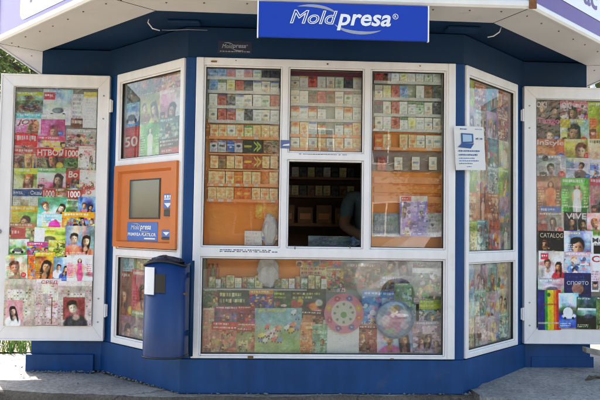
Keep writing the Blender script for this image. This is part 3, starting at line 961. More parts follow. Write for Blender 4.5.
# ------------------------------------------------------------------ windows
def frame(P, cells, s0, s1, z0, z1, d0, d1, name='window', parent=kiosk, bead=.011, mats=None, glass=GLASS, gd=-.012):
    """PVC frame: everything between the outline and the glazed cells is profile; each cell gets a bead, a seal and a pane"""
    ss = sorted({s0, s1, *[c[0] for c in cells], *[c[1] for c in cells]})
    zs = sorted({z0, z1, *[c[2] for c in cells], *[c[3] for c in cells]})
    solid = MB(); seal = MB()
    inside = lambda s, z: any(c[0] < s < c[1] and c[2] < z < c[3] for c in cells)
    V = {}
    def vid(s, z, d):
        k = (round(s, 5), round(z, 5), d)
        if k not in V:
            V[k] = len(solid.v); solid.v.append(tuple(P.p(s, d, z)))
        return V[k]
    occ = {}
    for i in range(len(ss) - 1):
        for j in range(len(zs) - 1):
            occ[i, j] = not inside((ss[i] + ss[i + 1]) / 2, (zs[j] + zs[j + 1]) / 2)
    for (i, j), f in occ.items():
        if not f: continue
        a, b, c, e = ss[i], ss[i + 1], zs[j], zs[j + 1]
        solid.f.append((vid(a, c, d1), vid(b, c, d1), vid(b, e, d1), vid(a, e, d1)))
        solid.f.append((vid(a, c, d0), vid(a, e, d0), vid(b, e, d0), vid(b, c, d0)))
        for (di, dj, p, q) in ((-1, 0, (a, c), (a, e)), (1, 0, (b, c), (b, e)), (0, -1, (a, c), (b, c)), (0, 1, (a, e), (b, e))):
            if not occ.get((i + di, j + dj), False):
                solid.f.append((vid(*p, d1), vid(*q, d1), vid(*q, d0), vid(*p, d0)))
    solid.mi = [0] * len(solid.f)
    o = solid.build(name, PVC, parent, bevel=.0045, segs=2)
    for (a, b, c, e, g) in cells:
        if bead:
            m_ = MB()
            for (x0, x1, y0, y1) in ((a + .0005, a + bead, c + .0005, e - .0005), (b - bead, b - .0005, c + .0005, e - .0005), (a + bead + .0003, b - bead - .0003, c + .0005, c + bead), (a + bead + .0003, b - bead - .0003, e - bead, e - .0005)):
                m_.pbox(P, x0, x1, d0 + .004, d1 - .010, y0, y1)
            m_.build('glazing_bead', PVC, o, bevel=.003)
        w = bead + .0035
        m_ = MB()
        for (x0, x1, y0, y1) in ((a + bead, a + w, c + bead, e - bead), (b - w, b - bead, c + bead, e - bead), (a + w, b - w, c + bead, c + w), (a + w, b - w, e - w, e - bead)):
            m_.pbox(P, x0, x1, gd - .004, d1 - .016, y0, y1)
        m_.build('seal', SEAL, o)
        if g:
            m_ = MB(); m_.face([P.p(a + bead - .002, gd, c + bead - .002), P.p(b - bead + .002, gd, c + bead - .002), P.p(b - bead + .002, gd, e - bead + .002), P.p(a + bead - .002, gd, e - bead + .002)])
            m_.build('pane', glass, o, fix=False)
    return o

def cell(P, x0, y0, x1, y1, d, g=True):
    a = (P.at(x0, y0, d)[0] + P.at(x0, y1, d)[0]) / 2; b = (P.at(x1, y0, d)[0] + P.at(x1, y1, d)[0]) / 2
    z1 = (P.at(x0, y0, d)[1] + P.at(x1, y0, d)[1]) / 2; z0 = (P.at(x0, y1, d)[1] + P.at(x1, y1, d)[1]) / 2
    return (a, b, z0, z1, g)

zr0, zr1 = .812, .889                                              # rail between upper and lower lights
xl0, xl1, xm0, xm1, xr0, xr1 = -.745, -.284, -.228, .224, .281, .735
c_l = (xl0, xl1, zr1, 1.985, True)
c_mt = (xm0, xm1, 1.475, 1.985, True)
c_mh = (xm0, xm1, zr1, 1.412, False)
c_r = (xr0, xr1, zr1, 1.985, True)
c_lo = (xl0, xr1, .235, zr0, True)
win = frame(PC, [(a - .010, b + .010, c - .010, e + .010, g) for a, b, c, e, g in (c_l, c_mt, c_mh, c_r, c_lo)], -.803, .803, ZB, ZT, -.05, .02)
# raised outer jambs
mb = MB()
mb.pbox(PC, -.802, -.757, .0205, .028, ZB + .002, ZT - .002); mb.pbox(PC, .757, .802, .0205, .028, ZB + .002, ZT - .002)
mb.build_each('jamb_cover', PVC, win, bevel=.003)
# small fittings on the frame
mb = MB()
for px, py, w, h in ((214, 61.5, .035, .010), (327.5, 64, .010, .010), (420, 66, .008, .007), (250.5, 357, .034, .014), (392, 359, .02, .008), (236, 60.5, .006, .006), (350, 247, .006, .016), (295, 248, .006, .016)):
    s, z = PC.at(px, py, .02)
    mb.pbox(PC, s - w / 2, s + w / 2, .0205, .026, z - h / 2, z + h / 2)
mb.build_each('fitting', RUST, win, bevel=.002)
# little lines of illegible print on strips stuck to the frame
def print_strip(P, x0, y0, x1, y1, n, d, name, parent, seed):
    rr = random.Random(seed); m_ = MB()
    s0, z1 = P.at(x0, y0, d); s1, z0 = P.at(x1, y1, d)
    st = (z1 - z0) / n
    for i in range(n):
        s = s0 + rr.uniform(0, .02)
        while s < s1 - rr.uniform(0, .04):
            w = rr.uniform(.004, .016)
            m_.pbox(P, s, s + w, d, d + .0006, z0 + i * st, z0 + i * st + st * .5); s += w + rr.choice([.003, .003, .012])
    return m_.build(name, SIGNBLUE_D, parent)
SIGNBLUE_D = mat('dark_blue_ink', (.03, .04, .12), .5)
print_strip(PC, 219, 248.5, 276, 252.5, 2, .0205, 'printed_strip', win, 4)
print_strip(PC, 297, 153, 350, 155.2, 1, .0205, 'printed_strip', win, 5)

ZA0, ZA1 = .845, 1.392                                             # terminal opening in the left angled face
lw = frame(PL, [(-.722, -.052, 1.445, 1.985, True), (-.722, -.052, .25, .80, True), (-.722, -.052, ZA0, ZA1, False)], -.757, -.0164, ZB, ZT, -.05, .014)
rw = frame(PR, [(.052, .722, .86, 1.985, True), (.052, .722, .245, .80, True)], .0164, .757, ZB, ZT, -.05, .014)

# back boards, shelves and display ledges behind the glass
ZSP = PC.at(240, 122, -.2)[1]
mb = MB()
for a, b in ((-.79, -.258), (.254, .79)):
    mb.pbox(PC, a, b, -.132, -.116, zr1 - .06, ZSP)
board_o = mb.build_each('orange_back_board', ORANGE_B, kiosk)
mb = MB()
for a, b, z0 in ((-.79, -.2585, ZSP + .001), (.2545, .79, ZSP + .001), (-.2575, .2535, 1.435)):
    mb.pbox(PC, a, b, -.132, -.116, z0, 2.03)
mb.build_each('pale_back_board', PALEGREEN, kiosk)
mb = MB()
mb.pbox(PC, -.79, .79, -.26, -.245, .06, zr1 - .075)
mb.build('lower_back_board', PALEGREEN, kiosk)
mb = MB()
mb.pbox(PC, -.74, -.02, -.244, -.236, PC.at(260, 288, -.24)[1], .80)
mb.build('orange_lower_board', ORANGE_B, kiosk)
mb = MB(); mb.pbox(PC, -.79, .79, -.244, -.052, .20, .232); mb.build('display_ledge', SHELF, kiosk)
zsh = PC.at(264, 289, -.10)[1]
mb = MB(); mb.pbox(PC, -.745, -.10, -.235, -.085, zsh - .008, zsh); mb.build('lower_display_shelf', SHELF, kiosk, bevel=.002)
mb = MB()
for a, b in ((-.285, -.258), (.254, .281)): mb.pbox(PC, a, b, -.1155, -.055, zr1 - .02, 2.03)
mb.build_each('side_divider', PVC, kiosk)
mb = MB(); mb.pbox(PC, -.79, .79, -.244, -.051, 2.032, 2.04); mb.build('display_top', PVC, kiosk)
mb = MB(); mb.pbox(PC, xm0, xm1, -.06, -.053, PC.at(325, 75.5, -.05)[1], 2.0)
mb.build('maroon_blind', mat('maroon_cloth', (.16, .02, .025), .8), kiosk)
for s in (-1, 1):                                                  # hardboard behind the angled windows
    P = PL if s < 0 else PR
    a, b = sorted((s * .03, s * .745))
    mb = MB(); mb.pbox(P, a, b, -.075, -.066, .22, 2.03); mb.build('display_backing', PALEGREEN if s > 0 else INNER, kiosk)

# counter and dim back shelves seen through the hatch
mb = MB(); mb.box(-.9, .9, .40, .82, .80, .835); mb.build('counter', WOOD, kiosk, bevel=.004)
mb = MB(); mb.box(-1.2, 1.2, 1.55, 1.90, 1.02, 1.045); mb.box(-1.2, 1.2, 1.70, 1.90, 1.27, 1.29); mb.box(-1.2, 1.2, 1.70, 1.90, 1.43, 1.45); mb.box(-1.2, 1.2, 1.70, 1.90, 1.59, 1.61)
for x in (-1.21, -.3, .62, 1.2): mb.box(x, x + .02, 1.71, 1.90, .06, 2.0)
mb.build_each('back_shelf', WOOD, kiosk)

# shutters, swung right back against the set back walls
for s in (-1, 1):
    a, b = (-2.205, -1.462) if s < 0 else (1.462, 2.205)
    sh = frame(PS, [(a + .088, b - .078, ZB + .105, ZT - .085, True)], a, b, ZB, ZT, -.048, .0, name='shutter', glass=GLASS_DUSTY, bead=.008, gd=-.008)
    mb = MB(); mb.pbox(PS, a + .05, b - .05, -.047, -.040, ZB + .06, ZT - .05); mb.build('backing_board', mat('grey_board%d' % s, (.30, .30, .31), .8), sh)
    hx = b if s < 0 else a
    for hz in (.42, 1.83):
        mb = MB()
        mb.tube([PS.p(hx - s * .008, .004, hz - .045), PS.p(hx - s * .008, .004, hz + .045)], .008, 8)
        mb.pbox(PS, min(hx - s * .008, hx - s * .022), max(hx - s * .008, hx - s * .022), -.03, .002, hz - .04, hz + .04)
        mb.build('hinge', PVC, sh)
    mb = MB()
    for hz in (.34, .50, 1.74, 1.90):
        mb.tube([PS.p(hx + s * .04, .0, hz), PS.p(hx + s * .04, .0035, hz)], .006, 8)
    mb.build_each('screw', GREYM, sh)
    mb = MB(); kx = a + .02 if s < 0 else b - .02
    mb.tube([PS.p(kx, .0, .95), PS.p(kx, .014, .95)], .018, 10); mb.build('lock', GREYM, sh)
    ia, ib, iz0, iz1 = a + .088, b - .078, ZB + .105, ZT - .085
    for (xo, zo, xi, zi) in ((a + .013, ZB + .013, ia, iz0), (b - .013, ZB + .013, ib, iz0), (a + .013, ZT - .013, ia, iz1), (b - .013, ZT - .013, ib, iz1)):
        mb = MB(); mb.face([PS.p(xo, .0006, zo - .0008), PS.p(xi, .0006, zi - .0008), PS.p(xi, .0006, zi + .0008), PS.p(xo, .0006, zo + .0008)]); mb.build('mitre_joint', GREYM, sh)
    # raised rim of the opening sash
    mb = MB()
    for (x0, x1, y0, y1) in ((a + .001, a + .012, ZB + .001, ZT - .001), (b - .012, b - .001, ZB + .001, ZT - .001), (a + .0125, b - .0125, ZB + .001, ZB + .012), (a + .0125, b - .0125, ZT - .012, ZT - .001)):
        mb.pbox(PS, x0, x1, .0005, .006, y0, y1)
    mb.build('sash_rim', PVC, sh, bevel=.002)

# ------------------------------------------------------------------ magazines in the left shutter
G = 'magazines in the left shutter'
PM = Plane((0, .610), (1, 0))
D = dict
rows_ls = [
 [(16, 92, 43, 114, 'scene', '9cae9c', '8a4a34', 'motoring magazine with yellow-green masthead', D(strip=('b8c03c', 0, .16), ground='7c7468')),
  (43, 89, 73, 125, 'scene', 'a8c4dc', 'e8ece4', 'pale blue magazine with snowy scene', D(ground='dfe6dc', block=('c04858', .02, .10, .4, .3), mid='9cb4a4')),
  (71, 94, 85, 128, 'plain', 'c4c4c6', '7c7c82', 'grey leaflet with brown foot', D(strip=('7a5240', .72, 1), n=6)),
  (83, 92, 97, 128, 'plain', 'dedede', 'b0b0b4', 'white leaflet with yellow heading', D(strip=('d8c060', 0, .14), n=10))],
 [(15, 113, 43, 140, 'face', 'd8dcd8', 'b83468', 'JOY magazine with fair-haired woman', D(strip=('6cbcc0', 0, .2), hair='a88058', cx=.66, title=[('JOY', 'b82848', (.06, .24, .80, .50), .03, .25)])),
  (41, 114, 65, 138, 'face', 'c05890', 'e8b0cc', 'magenta striped magazine with pale top strip', D(strip=('c8d8b8', 0, .22), hair='8c4060', cx=.5, cy=.75)),
  (66, 129, 97, 150, 'mix', 'b0a8a8', 'b8b4b4', 'greyish collage magazine', D(pal=['d8b0a8', 'c0c0b8', '8a9a88', 'e0d8d4', 'a88080', 'b86068']))],
 [(11, 133, 38, 158, 'face', 'c84840', 'e8d8d0', 'red magazine with white lettering band', D(strip=('d04040', 0, .5), hair='6a4430')),
  (37, 136, 65, 160, 'mix', 'd8a0b0', 'c84868', 'pink magazine with yellow spots', D(pal=['e8c850', 'f0e4e4', 'c84868', 'e8b8c0', 'd8d0d0']))],
 [(10, 147, 37, 170, 'face', '6a5648', 'e0c0b0', 'brown magazine with blonde woman', D(strip=('b86058', .05, .3), hair='b89058', cx=.68)),
  (36, 147, 65, 170, 'face', 'c8b498', '30241c', 'dark cover titled in Cyrillic with red band', D(strip=('c02c38', .04, .42), sl='c02c38', hair='181412', cloth='2c2420', disc=('e8c850', .75, .05, .14), title=[('HTBOЯ', 'f4ece4', (.05, .09, .95, .38), .03, 0)])),
  (64, 147, 80, 170, 'scene', '7c8468', '5c9850', 'green booklet with red 1000 band', D(block=('b82838', 0, .08, 1, .48), bl=0, title=[('1000', 'f4ece4', (.08, .14, .92, .42), .03, 0)])),
  (78, 146, 97, 172, 'mix', 'd8c8c0', 'c8b0a8', 'pale floral booklet', D(pal=['e8d8d0', 'd09898', 'c8c8b8', 'f0e8e4', 'b87878', 'a8b098']))],
 [(10, 168, 37, 190, 'face', '9cb06c', 'f0ecc8', 'green magazine with reddish-haired woman', D(hair='9c6038', cx=.72, strip=('b8c850', 0, .26))),
  (37, 168, 66, 191, 'face', 'd8e0d0', 'c84c88', 'pale green magazine with dark-haired woman', D(hair='241a16', cx=.74, r=.22, cloth='c84848', strip=('88b878', 0, .2))),
  (66, 168, 81, 190, 'face', '6c5c40', 'c83c34', 'brown and red booklet titled Bo', D(block=('b83430', .0, .1, 1, .5), bl=0, hair='4c2c1c', title=[('Bo', 'f0e8d8', (.16, .14, .8, .44), .03, .1)])),
  (79, 170, 97, 201, 'mix', 'e4d8d0', 'd8b8b0', 'cream booklet with red accents', D(pal=['f0ece4', 'e0c8c0', 'c86868', 'd8d8c8', 'e8d0a8']))],
 [(9, 188, 30, 211, 'plain', 'd4ccc0', '8c9088', 'cream puzzle paper with long blue heading', D(strip=('34588c', .05, .36), sl='34588c', block=('a89c84', .55, .5, .95, .95), bl=0, title=[('Cканворд', 'e8ecf0', (.06, .12, .66, .28), .02, 0)])),
  (29, 188, 43, 211, 'plain', 'd8d4c8', '989890', 'narrow puzzle paper with blue heading', D(strip=('34588c', .05, .36), sl='34588c', title=[('Скан', 'e8ecf0', (.08, .12, .9, .30), .02, 0)])),
  (42, 188, 68, 212, 'mix', 'b09078', '90705c', 'small red 1000 booklet in front of faces', D(block=('b82838', 0, .05, .52, .45), bl=0, pal2=1, title=[('1000', 'f4ece4', (.05, .10, .48, .40), .03, 0)])),
  (67, 188, 82, 212, 'scene', '88a070', '4c8848', 'green booklet with lower red 1000 band', D(block=('b82838', 0, .08, 1, .44), bl=0, title=[('1000', 'f4ece4', (.08, .13, .92, .40), .03, 0)]))],
 [(8, 206, 38, 226, 'face', '8cac68', 'd8b840', 'yellow-banded magazine with woman in dark arch', D(strip=('d8b430', 0, .3), hair='4c2c24', cx=.55, cy=.55)),
  (38, 197, 68, 219, 'two', '78a890', '4878a8', 'blue-green magazine with two children', D(hair='7c5434')),
  (66, 199, 81, 219, 'scene', '90b088', '70a070', 'small green booklet beside two children', D(ground='88a878')),
  (78, 197, 96, 218, 'two', '6888b0', '3c5888', 'blue booklet with two brown-haired people', D(hair='5c3824', hair2='4c2c1c'))],
 [(37, 214, 66, 231, 'mix', 'a8ccd8', '98c4d0', 'light blue booklet with magenta blot', D(pal=['c8e0e4', '78b0c8', 'd8589c', 'e8d890', 'f0f0f0'], disc=('d8489c', .6, .7, .2))),
  (62, 212, 95, 231, 'mix', 'd89848', 'd8a030', 'yellow, blue and pink cartoon booklet', D(pal=['e8c040', '6888c0', 'd85890', '90b8d0', 'e08848', 'c8d868']))],
 [(8, 223, 36, 243, 'mix', '98a880', 'c08058', 'green booklet with red square', D(block=('c03838', .10, .25, .62, .8), pal=['88a868', 'c8c8a8', '78a058', 'b89868'])),
  (34, 227, 65, 247, 'scene', 'a8bc58', 'e0d850', 'grass green booklet with yellow tufts', D(ground='88b048', mid='d8dc70', block=('d8d8e0', 0, .05, .34, .9))),
  (65, 226, 94, 256, 'two', '90b0b4', 'd88468', 'large magazine with couple in glasses', D(hair='38241c', cloth='d88060', long=False))],
 [(7, 239, 29, 257, 'scene', '98b098', 'd8d0c8', 'garden magazine with pale house', D(ground='5c9048', mid='78a058')),
  (27, 242, 52, 258, 'mix', '5c88b8', 'c04878', 'blue booklet with crimson heading', D(pal=['e0c840', '6090c0', 'c84868', '98b8c8'])),
  (48, 240, 65, 259, 'mix', '98a058', 'c8c060', 'olive booklet of yellow flowers', D(pal=['d8c850', '88a048', 'b0b870', '687838']))],
 [(6, 255, 28, 280, 'face', 'b0c8a8', 'c85848', 'portrait magazine with curly brown hair', D(hair='6c4c38', cx=.5, r=.30, cloth='988878', long=False, cy=.58)),
  (28, 255, 37, 280, 'mix', 'd87838', 'c86030', 'narrow orange and blue booklet', D(pal=['e08040', '5080c0', '78a8d0', 'd86838'])),
  (35, 252, 55, 280, 'face', 'a8684c', 'd8b030', 'yellow-topped magazine with smiling brunette', D(strip=('d8b430', 0, .16), hair='241814', cx=.5, r=.30, cloth='d88048')),
  (53, 257, 70, 281, 'two', '98b0c8', '4868a8', 'pale blue magazine with two small figures', D(cloth='e8ecf0')),
  (67, 255, 93, 281, 'fig', 'dcdcd4', 'c85868', 'white magazine with woman in pink', D(cloth='d86890', hair='30201c', cx=.5))],
 [(4, 279, 37, 326, 'puz', 'bcae9c', 'd898a0', 'puzzle paper with long-haired woman in pink frame', D(mute=.3, grain=.06, hair='181416', cloth='e8e8e8', box=(.06, .45, .58, .97), top='c8bca8')),
  (36, 279, 61, 325, 'puz', 'c4aca4', 'c06c70', 'pinkish puzzle paper with branch drawing', D(mute=.3, grain=.06, por=0, title=[('СРЕД', 'c85058', (.2, .03, .85, .12), .02, .1)])),
  (58, 281, 92, 326, 'puz', 'c0aea6', 'a04848', 'puzzle paper with man in bow tie', D(mute=.3, grain=.06, hair='3c2c24', cloth='3c3c48', box=(.16, .36, .80, .86), long=False))],
]
layered(rows_ls, PM, .010, 'left shutter', G)

# ------------------------------------------------------------------ magazines in the right shutter
rows_rs = [
 [(535, 99, 561, 122, 'two', '54504c', '7c4c44', 'dark magazine with OK! on couple', D(hair='4c3424', cloth='383838', block=('a04848', 0, 0, 1, .08), bl=0, title=[('OK!', 'e8d8d0', (.04, .12, .44, .38), .04, 0)])),
  (560, 99, 588, 123, 'mix', 'c0909c', 'c84c60', 'pink magazine with OK! and small photos', D(pal=['d8a8a8', '685048', 'c85068', '9890b0', 'e0c8c0'], pal2=1, title=[('OK!', 'f0e4e0', (.05, .14, .40, .42), .05, 0)])),
  (588, 101, 616, 140, 'face', '98a838', 'c84848', 'bright green magazine at the outer edge', D(cx=.8, hair='604028'))],
 [(536, 117, 561, 144, 'face', '382424', '7c3448', 'Tango magazine with curly brunette', D(hair='3c2018', r=.3, cy=.75, title=[('Tango', 'e8609c', (.03, .03, .95, .30), .03, 0)])),
  (560, 119, 589, 145, 'face', '90a8a4', 'd8c850', 'teal magazine with laughing dark-haired woman', D(hair='181210', r=.25, cx=.45, cloth='a0a850', block=('b8a840', 0, 0, .35, .35), bl=0))],
 [(536, 139, 566, 160, 'face', 'b05c40', 'c8a058', 'salmon magazine titled InStyle', D(hair='8c5c3c', cx=.6, cy=.9, title=[('InStyle', 'f0dcd8', (.03, .05, .92, .36), .02, 0)])),
  (564, 139, 592, 160, 'face', 'b8a870', '90a040', 'olive magazine with boy with brown fringe', D(hair='6c4430', cx=.55, cy=.42, r=.30, long=False, cloth='a89880')),
  (588, 139, 616, 161, 'face', 'b88c70', 'e0d4c0', 'brown magazine with cream heading', D(strip=('d8d0b8', 0, .34), sl='706850', cx=.7))],
 [(537, 155, 567, 179, 'face', 'b4b4b4', '808088', 'pale grey magazine with man in glasses', D(hair='141416', skin='c8b0a0', cx=.5, cy=.45, r=.15, long=False, cloth='a8a8ac', disc=('404044', .27, .14, .1))),
  (566, 158, 592, 181, 'face', 'c4c8d0', '8898b8', 'pale magazine with man in suit', D(hair='201814', cx=.5, cy=.30, r=.15, long=False, cloth='5c3834', block=('38486c', .46, .62, .54, 1), bl=0)),
  (590, 159, 616, 182, 'mix', 'd4d4d8', 'c8ccd4', 'white magazine with blue and red marks', D(pal=['e0e0e4', '5870b0', 'c85060', 'd8d8d8', 'a88870']))],
 [(537, 176, 562, 215, 'fig', '8c5838', 'd8c8b0', 'orange-brown magazine with blue patch below', D(cloth='c87848', skin='d09868', block=('3c68a8', .12, .78, 1, .98))),
  (561, 178, 590, 216, 'fig', '489038', 'c8e0a8', 'vivid green magazine with woman in white dress', D(cloth='e8e8ec', hair='6c4830', strip=('60a848', 0, .2))),
  (589, 178, 616, 216, 'face', '9c8c94', 'c85c78', 'mauve magazine with dark-suited person', D(strip=('c06078', 0, .2), hair='241c1c', cloth='2c2c34'))],
 [(538, 212, 565, 235, 'face', 'a09c98', 'a85048', 'grey magazine with small red blocks', D(hair='241c1a', r=.16, cy=.35, cloth='b8b0ac', block=('a04440', 0, .5, .35, .85), bl=0)),
  (564, 212, 590, 236, 'two', '38302c', 'c8bca8', 'dark magazine titled VIVE', D(cloth='181818', title=[('VIVE', 'd8d0c0', (.06, .05, .85, .30), .01, 0)])),
  (587, 213, 616, 238, 'two', 'c8a8a0', 'b87878', 'flesh-toned magazine with close faces', D(hair='8c6048'))],
 [(538, 231, 566, 258, 'mix', '241e1c', '2c2420', 'black cover reading CATALOG', D(pal=['30241e', '1c1816', '483828', '283028'], tl='2c2420', title=[('CATALOG', 'c8b898', (.06, .08, .88, .25), .01, 0)])),
  (564, 231, 593, 260, 'face', '8898b8', 'd8dce4', 'blue-grey magazine with black-haired man', D(hair='100e10', r=.33, cx=.5, cy=.55, long=False, cloth='b0a8a8')),
  (591, 236, 616, 260, 'plain', 'd8d4cc', '585450', 'white sheet titled Mo', D(block=('282428', .1, .4, .9, .8), bl=0, n=4, title=[('Mo', '484440', (.06, .08, .5, .28), .01, 0)]))],
 [(538, 251, 566, 282, 'two', 'd0c4c8', 'c04050', 'white and pink magazine with couple', D(hair='5c3c2c', cloth='d8c8d0', block=('b83c50', .08, .08, .35, .28))),
  (564, 252, 592, 278, 'mix', '98b0c8', 'c8a0a8', 'light blue magazine with pink figures', D(pal=['a8c0d4', 'd8b0a8', '6888b0', 'e0d0c8', 'c88890'])),
  (590, 254, 616, 292, 'face', 'd4ccc8', '908c90', 'pale magazine with dark figure and red C', D(hair='201a1c', cloth='202026', cx=.7, cy=.9, title=[('C', 'b82c3c', (.06, .05, .36, .22), .02, 0)]))],
 [(538, 278, 566, 297, 'scene', 'a8b0a8', 'c890a0', 'soft green magazine with pink blossoms', D(ground='688c68', mid='c8c8c0')),
  (564, 273, 591, 300, 'plain', '1c2c60', '7c88b8', 'navy book with pale lettering', D(n=7, lk=.25, disc=('8c7060', .5, .58, .22), title=[('СПОРТО', 'b8c0d8', (.1, .30, .9, .44), .02, 0)]))],
 [(538, 290, 561, 330, 'rainbow', '28408c', '3c5498', 'rainbow-striped book', D()),
  (559, 293, 579, 328, 'scene', 'a8c0d8', 'd8e0e8', 'pale blue book with round emblem', D(ground='3858a0', disc=('e0e4e8', .45, .55, .24))),
  (576, 297, 598, 329, 'scene', '38544c', '2c3434', 'dark green motoring book with two cars', D(ground='1c3424', mid='90b0b0', ox=.55, block=('c8d8d8', .05, .35, .9, .42), bl=0)),
  (596, 297, 616, 329, 'mix', '687c54', '587048', 'moss green book at the lower corner', D(pal=['5c7848', '8c9868', '485c3c', 'a8b088']))],
]
layered(rows_rs, PM, .010, 'right shutter', 'magazines in the right shutter')

# ------------------------------------------------------------------ magazines in the angled windows
PLM = Plane((PL.p(0, -.045, 0).x, PL.p(0, -.045, 0).y), (C45, -C45))
PRM = Plane((PR.p(0, -.045, 0).x, PR.p(0, -.045, 0).y), (C45, C45))
rows_lu = [
 [(121, 76, 141, 104, 'mix', '4c5450', '50605c', 'dusky grey-green magazine', D(pal=['5c6460', '3c4444', '708078', '887c68'])),  # dusky tones stand for sky and dark mirrored in this pane corner
  (140, 71, 162, 97, 'mix', '7c6040', '8c5838', 'brown and green magazine', D(pal=['98583c', '586838', '8c7850', '38342c'])),
  (160, 68, 182, 92, 'mix', 'a87848', 'b05c30', 'orange-brown magazine', D(pal=['b86838', 'c89858', '7c5838', 'd8b888']))],
 [(122, 103, 142, 128, 'scene', '88b0d8', 'e8f0f4', 'bright blue sea view magazine', D(ground='3468a8', mid='d8e4ec')),
  (140, 94, 161, 125, 'two', 'a0a040', 'b8c048', 'yellow-green magazine with two people', D(cloth='886030', hair='4c3020')),
  (160, 89, 182, 119, 'face', 'd0c4c4', 'a86878', 'pinkish white magazine with dark arch figure', D(hair='28262c', cloth='3c3840', cx=.5, cy=.6))],
 [(122, 127, 141, 159, 'plain', 'b84038', 'd88878', 'red magazine with big number 50', D(n=11, lk=.4, block=('b03830', .05, .25, .95, .68), bl=0, title=[('50', 'f0e4dc', (.16, .30, .84, .62), .02, 0)])),
  (140, 123, 161, 159, 'fig', '58a048', 'd8e8c0', 'green magazine, woman in white dress', D(cloth='e8ece8', hair='302018', cx=.5)),
  (159, 117, 182, 140, 'mix', '40645c', '507870', 'dark teal magazine', D(pal=['38544c', '68908c', '88a8a0', 'a8a890'])),
  (159, 138, 182, 159, 'words', '4c3430', 'e8d8d0', 'dark magazine with red and white lettering', D(block=('b83838', .1, .45, .9, .8)))],
]
layered(rows_lu, PLM, .003, 'left angled window', 'magazines in the left angled window')
rows_ll = [
 [(116, 251, 136, 274, 'plain', 'a8c0c4', '687c84', 'pale blue paper low', D(n=6, disc=('78989c', .5, .45, .2))),
  (134, 252, 156, 284, 'mix', '8c9c50', '98a858', 'olive yellow magazine low', D(pal=['a8a048', '687c38', 'c8b868', '8c7848'])),
  (154, 252, 180, 290, 'mix', '606858', '70786c', 'grey-green magazine mostly behind bin', D())],
 [(114, 271, 135, 319, 'face', '9c6038', 'c8a070', 'rust-brown magazine with long-haired woman', D(hair='6c3818', r=.27, cx=.5, cloth='a86838')),
  (132, 270, 153, 314, 'face', 'b85058', 'd8a0a0', 'red-pink magazine with pale face', D(hair='4c2820', r=.25))],
 [(112, 315, 135, 346, 'two', 'b08090', 'c898a8', 'mauve magazine with two women', D(cloth='c8a8b0')),
  (131, 311, 153, 350, 'mix', '90787c', '98a878', 'muted green and pink magazine', D(pal=['a88088', '88987c', 'c8b0a8', '685860']))],
]
layered(rows_ll, PLM, .003, 'lower left angled window', 'magazines in the left angled window')

def grid_panel(P, s0, s1, z0, z1, ncol, nrow, pals, where, group, seed):
    rr = random.Random(seed)
    zs = [z1 - (z1 - z0) * i / nrow for i in range(nrow + 1)]
    for j in range(nrow):
        for i in range(ncol):
            w = (s1 - s0) / ncol
            a = s0 + w * i - .004 + rr.uniform(-.008, .008); b = a + w + rr.uniform(.0, .014)
            hi = zs[j] + rr.uniform(-.012, .012); lo = zs[j + 1] - rr.uniform(0, .04)
            nmn, bgc, acc, pal = pals[(j * 3 + i * 2 + rr.randint(0, 1)) % len(pals)] if rr.random() < .7 else pals[rr.randrange(len(pals))]
            kind = rr.choice(['mix', 'mix', 'face', 'two', 'fig', 'words'])
            kn = {'mix': 'collage', 'face': 'portrait', 'two': 'two-figure', 'fig': 'standing figure', 'words': 'lettered'}[kind]
            o = place_sheet(P, (a, lo, min(b, s1), hi), .0 + ((i + j) % 2) * .0022 + j * .0036, kind, bgc, acc, D(pal=pal, mute=.0, cloth=rr.choice(pal)), f"{nmn} {kn} magazine, {ORD[i]} in {ORD[j]} row of {where}", group=group, local=True)
PALS = [('ochre', 'b8983c', 'd8a830', ['c8a848', '887038', 'd8c890', '605838']), ('olive', '8c983c', 'a8b848', ['78903c', 'b8b858', 'd0d0a0', '4c5834']),
        ('rust', '9c5838', 'b87048', ['a86038', '784030', 'c89878', 'd8c0a8']), ('teal', '587c7c', '6c9898', ['487070', '88a8a8', 'b8c8c4', '38504c']),
        ('mauve', '988090', 'a88898', ['a890a0', '786878', 'c8b8c0', 'b89098']), ('beige', 'b8a890', '989080', ['c8b8a0', 'a09080', 'd8d0c0', '887868']),
        ('grey', '888888', 'a8a8a4', ['989894', '686868', 'b8b8b4', 'c8c0b8'])]
grid_panel(PRM, .06, .715, .885, 1.985, 4, 6, PALS[:3] + PALS[3:], 'upper right angled window', 'magazines in the right angled window', 21)
PALS2 = [('pale blue', '98a8b8', 'a8b8c0', ['a8b8c8', '7890a8', 'c8d0d0', 'b0a898']), ('sea green', '88a098', '98b0a0', ['90a898', '688880', 'b8c8b8', 'c8c0a0']),
         ('sand', 'b0a488', 'c0b490', ['b8a888', '989078', 'd0c8b0', 'a88870']), ('rose', 'b0989c', 'c0a8a8', ['b89898', '987c80', 'd0c0b8', 'a0a898'])]
grid_panel(PRM, .06, .715, .27, .775, 4, 3, PALS2, 'lower right angled window', 'magazines in the right angled window', 33)

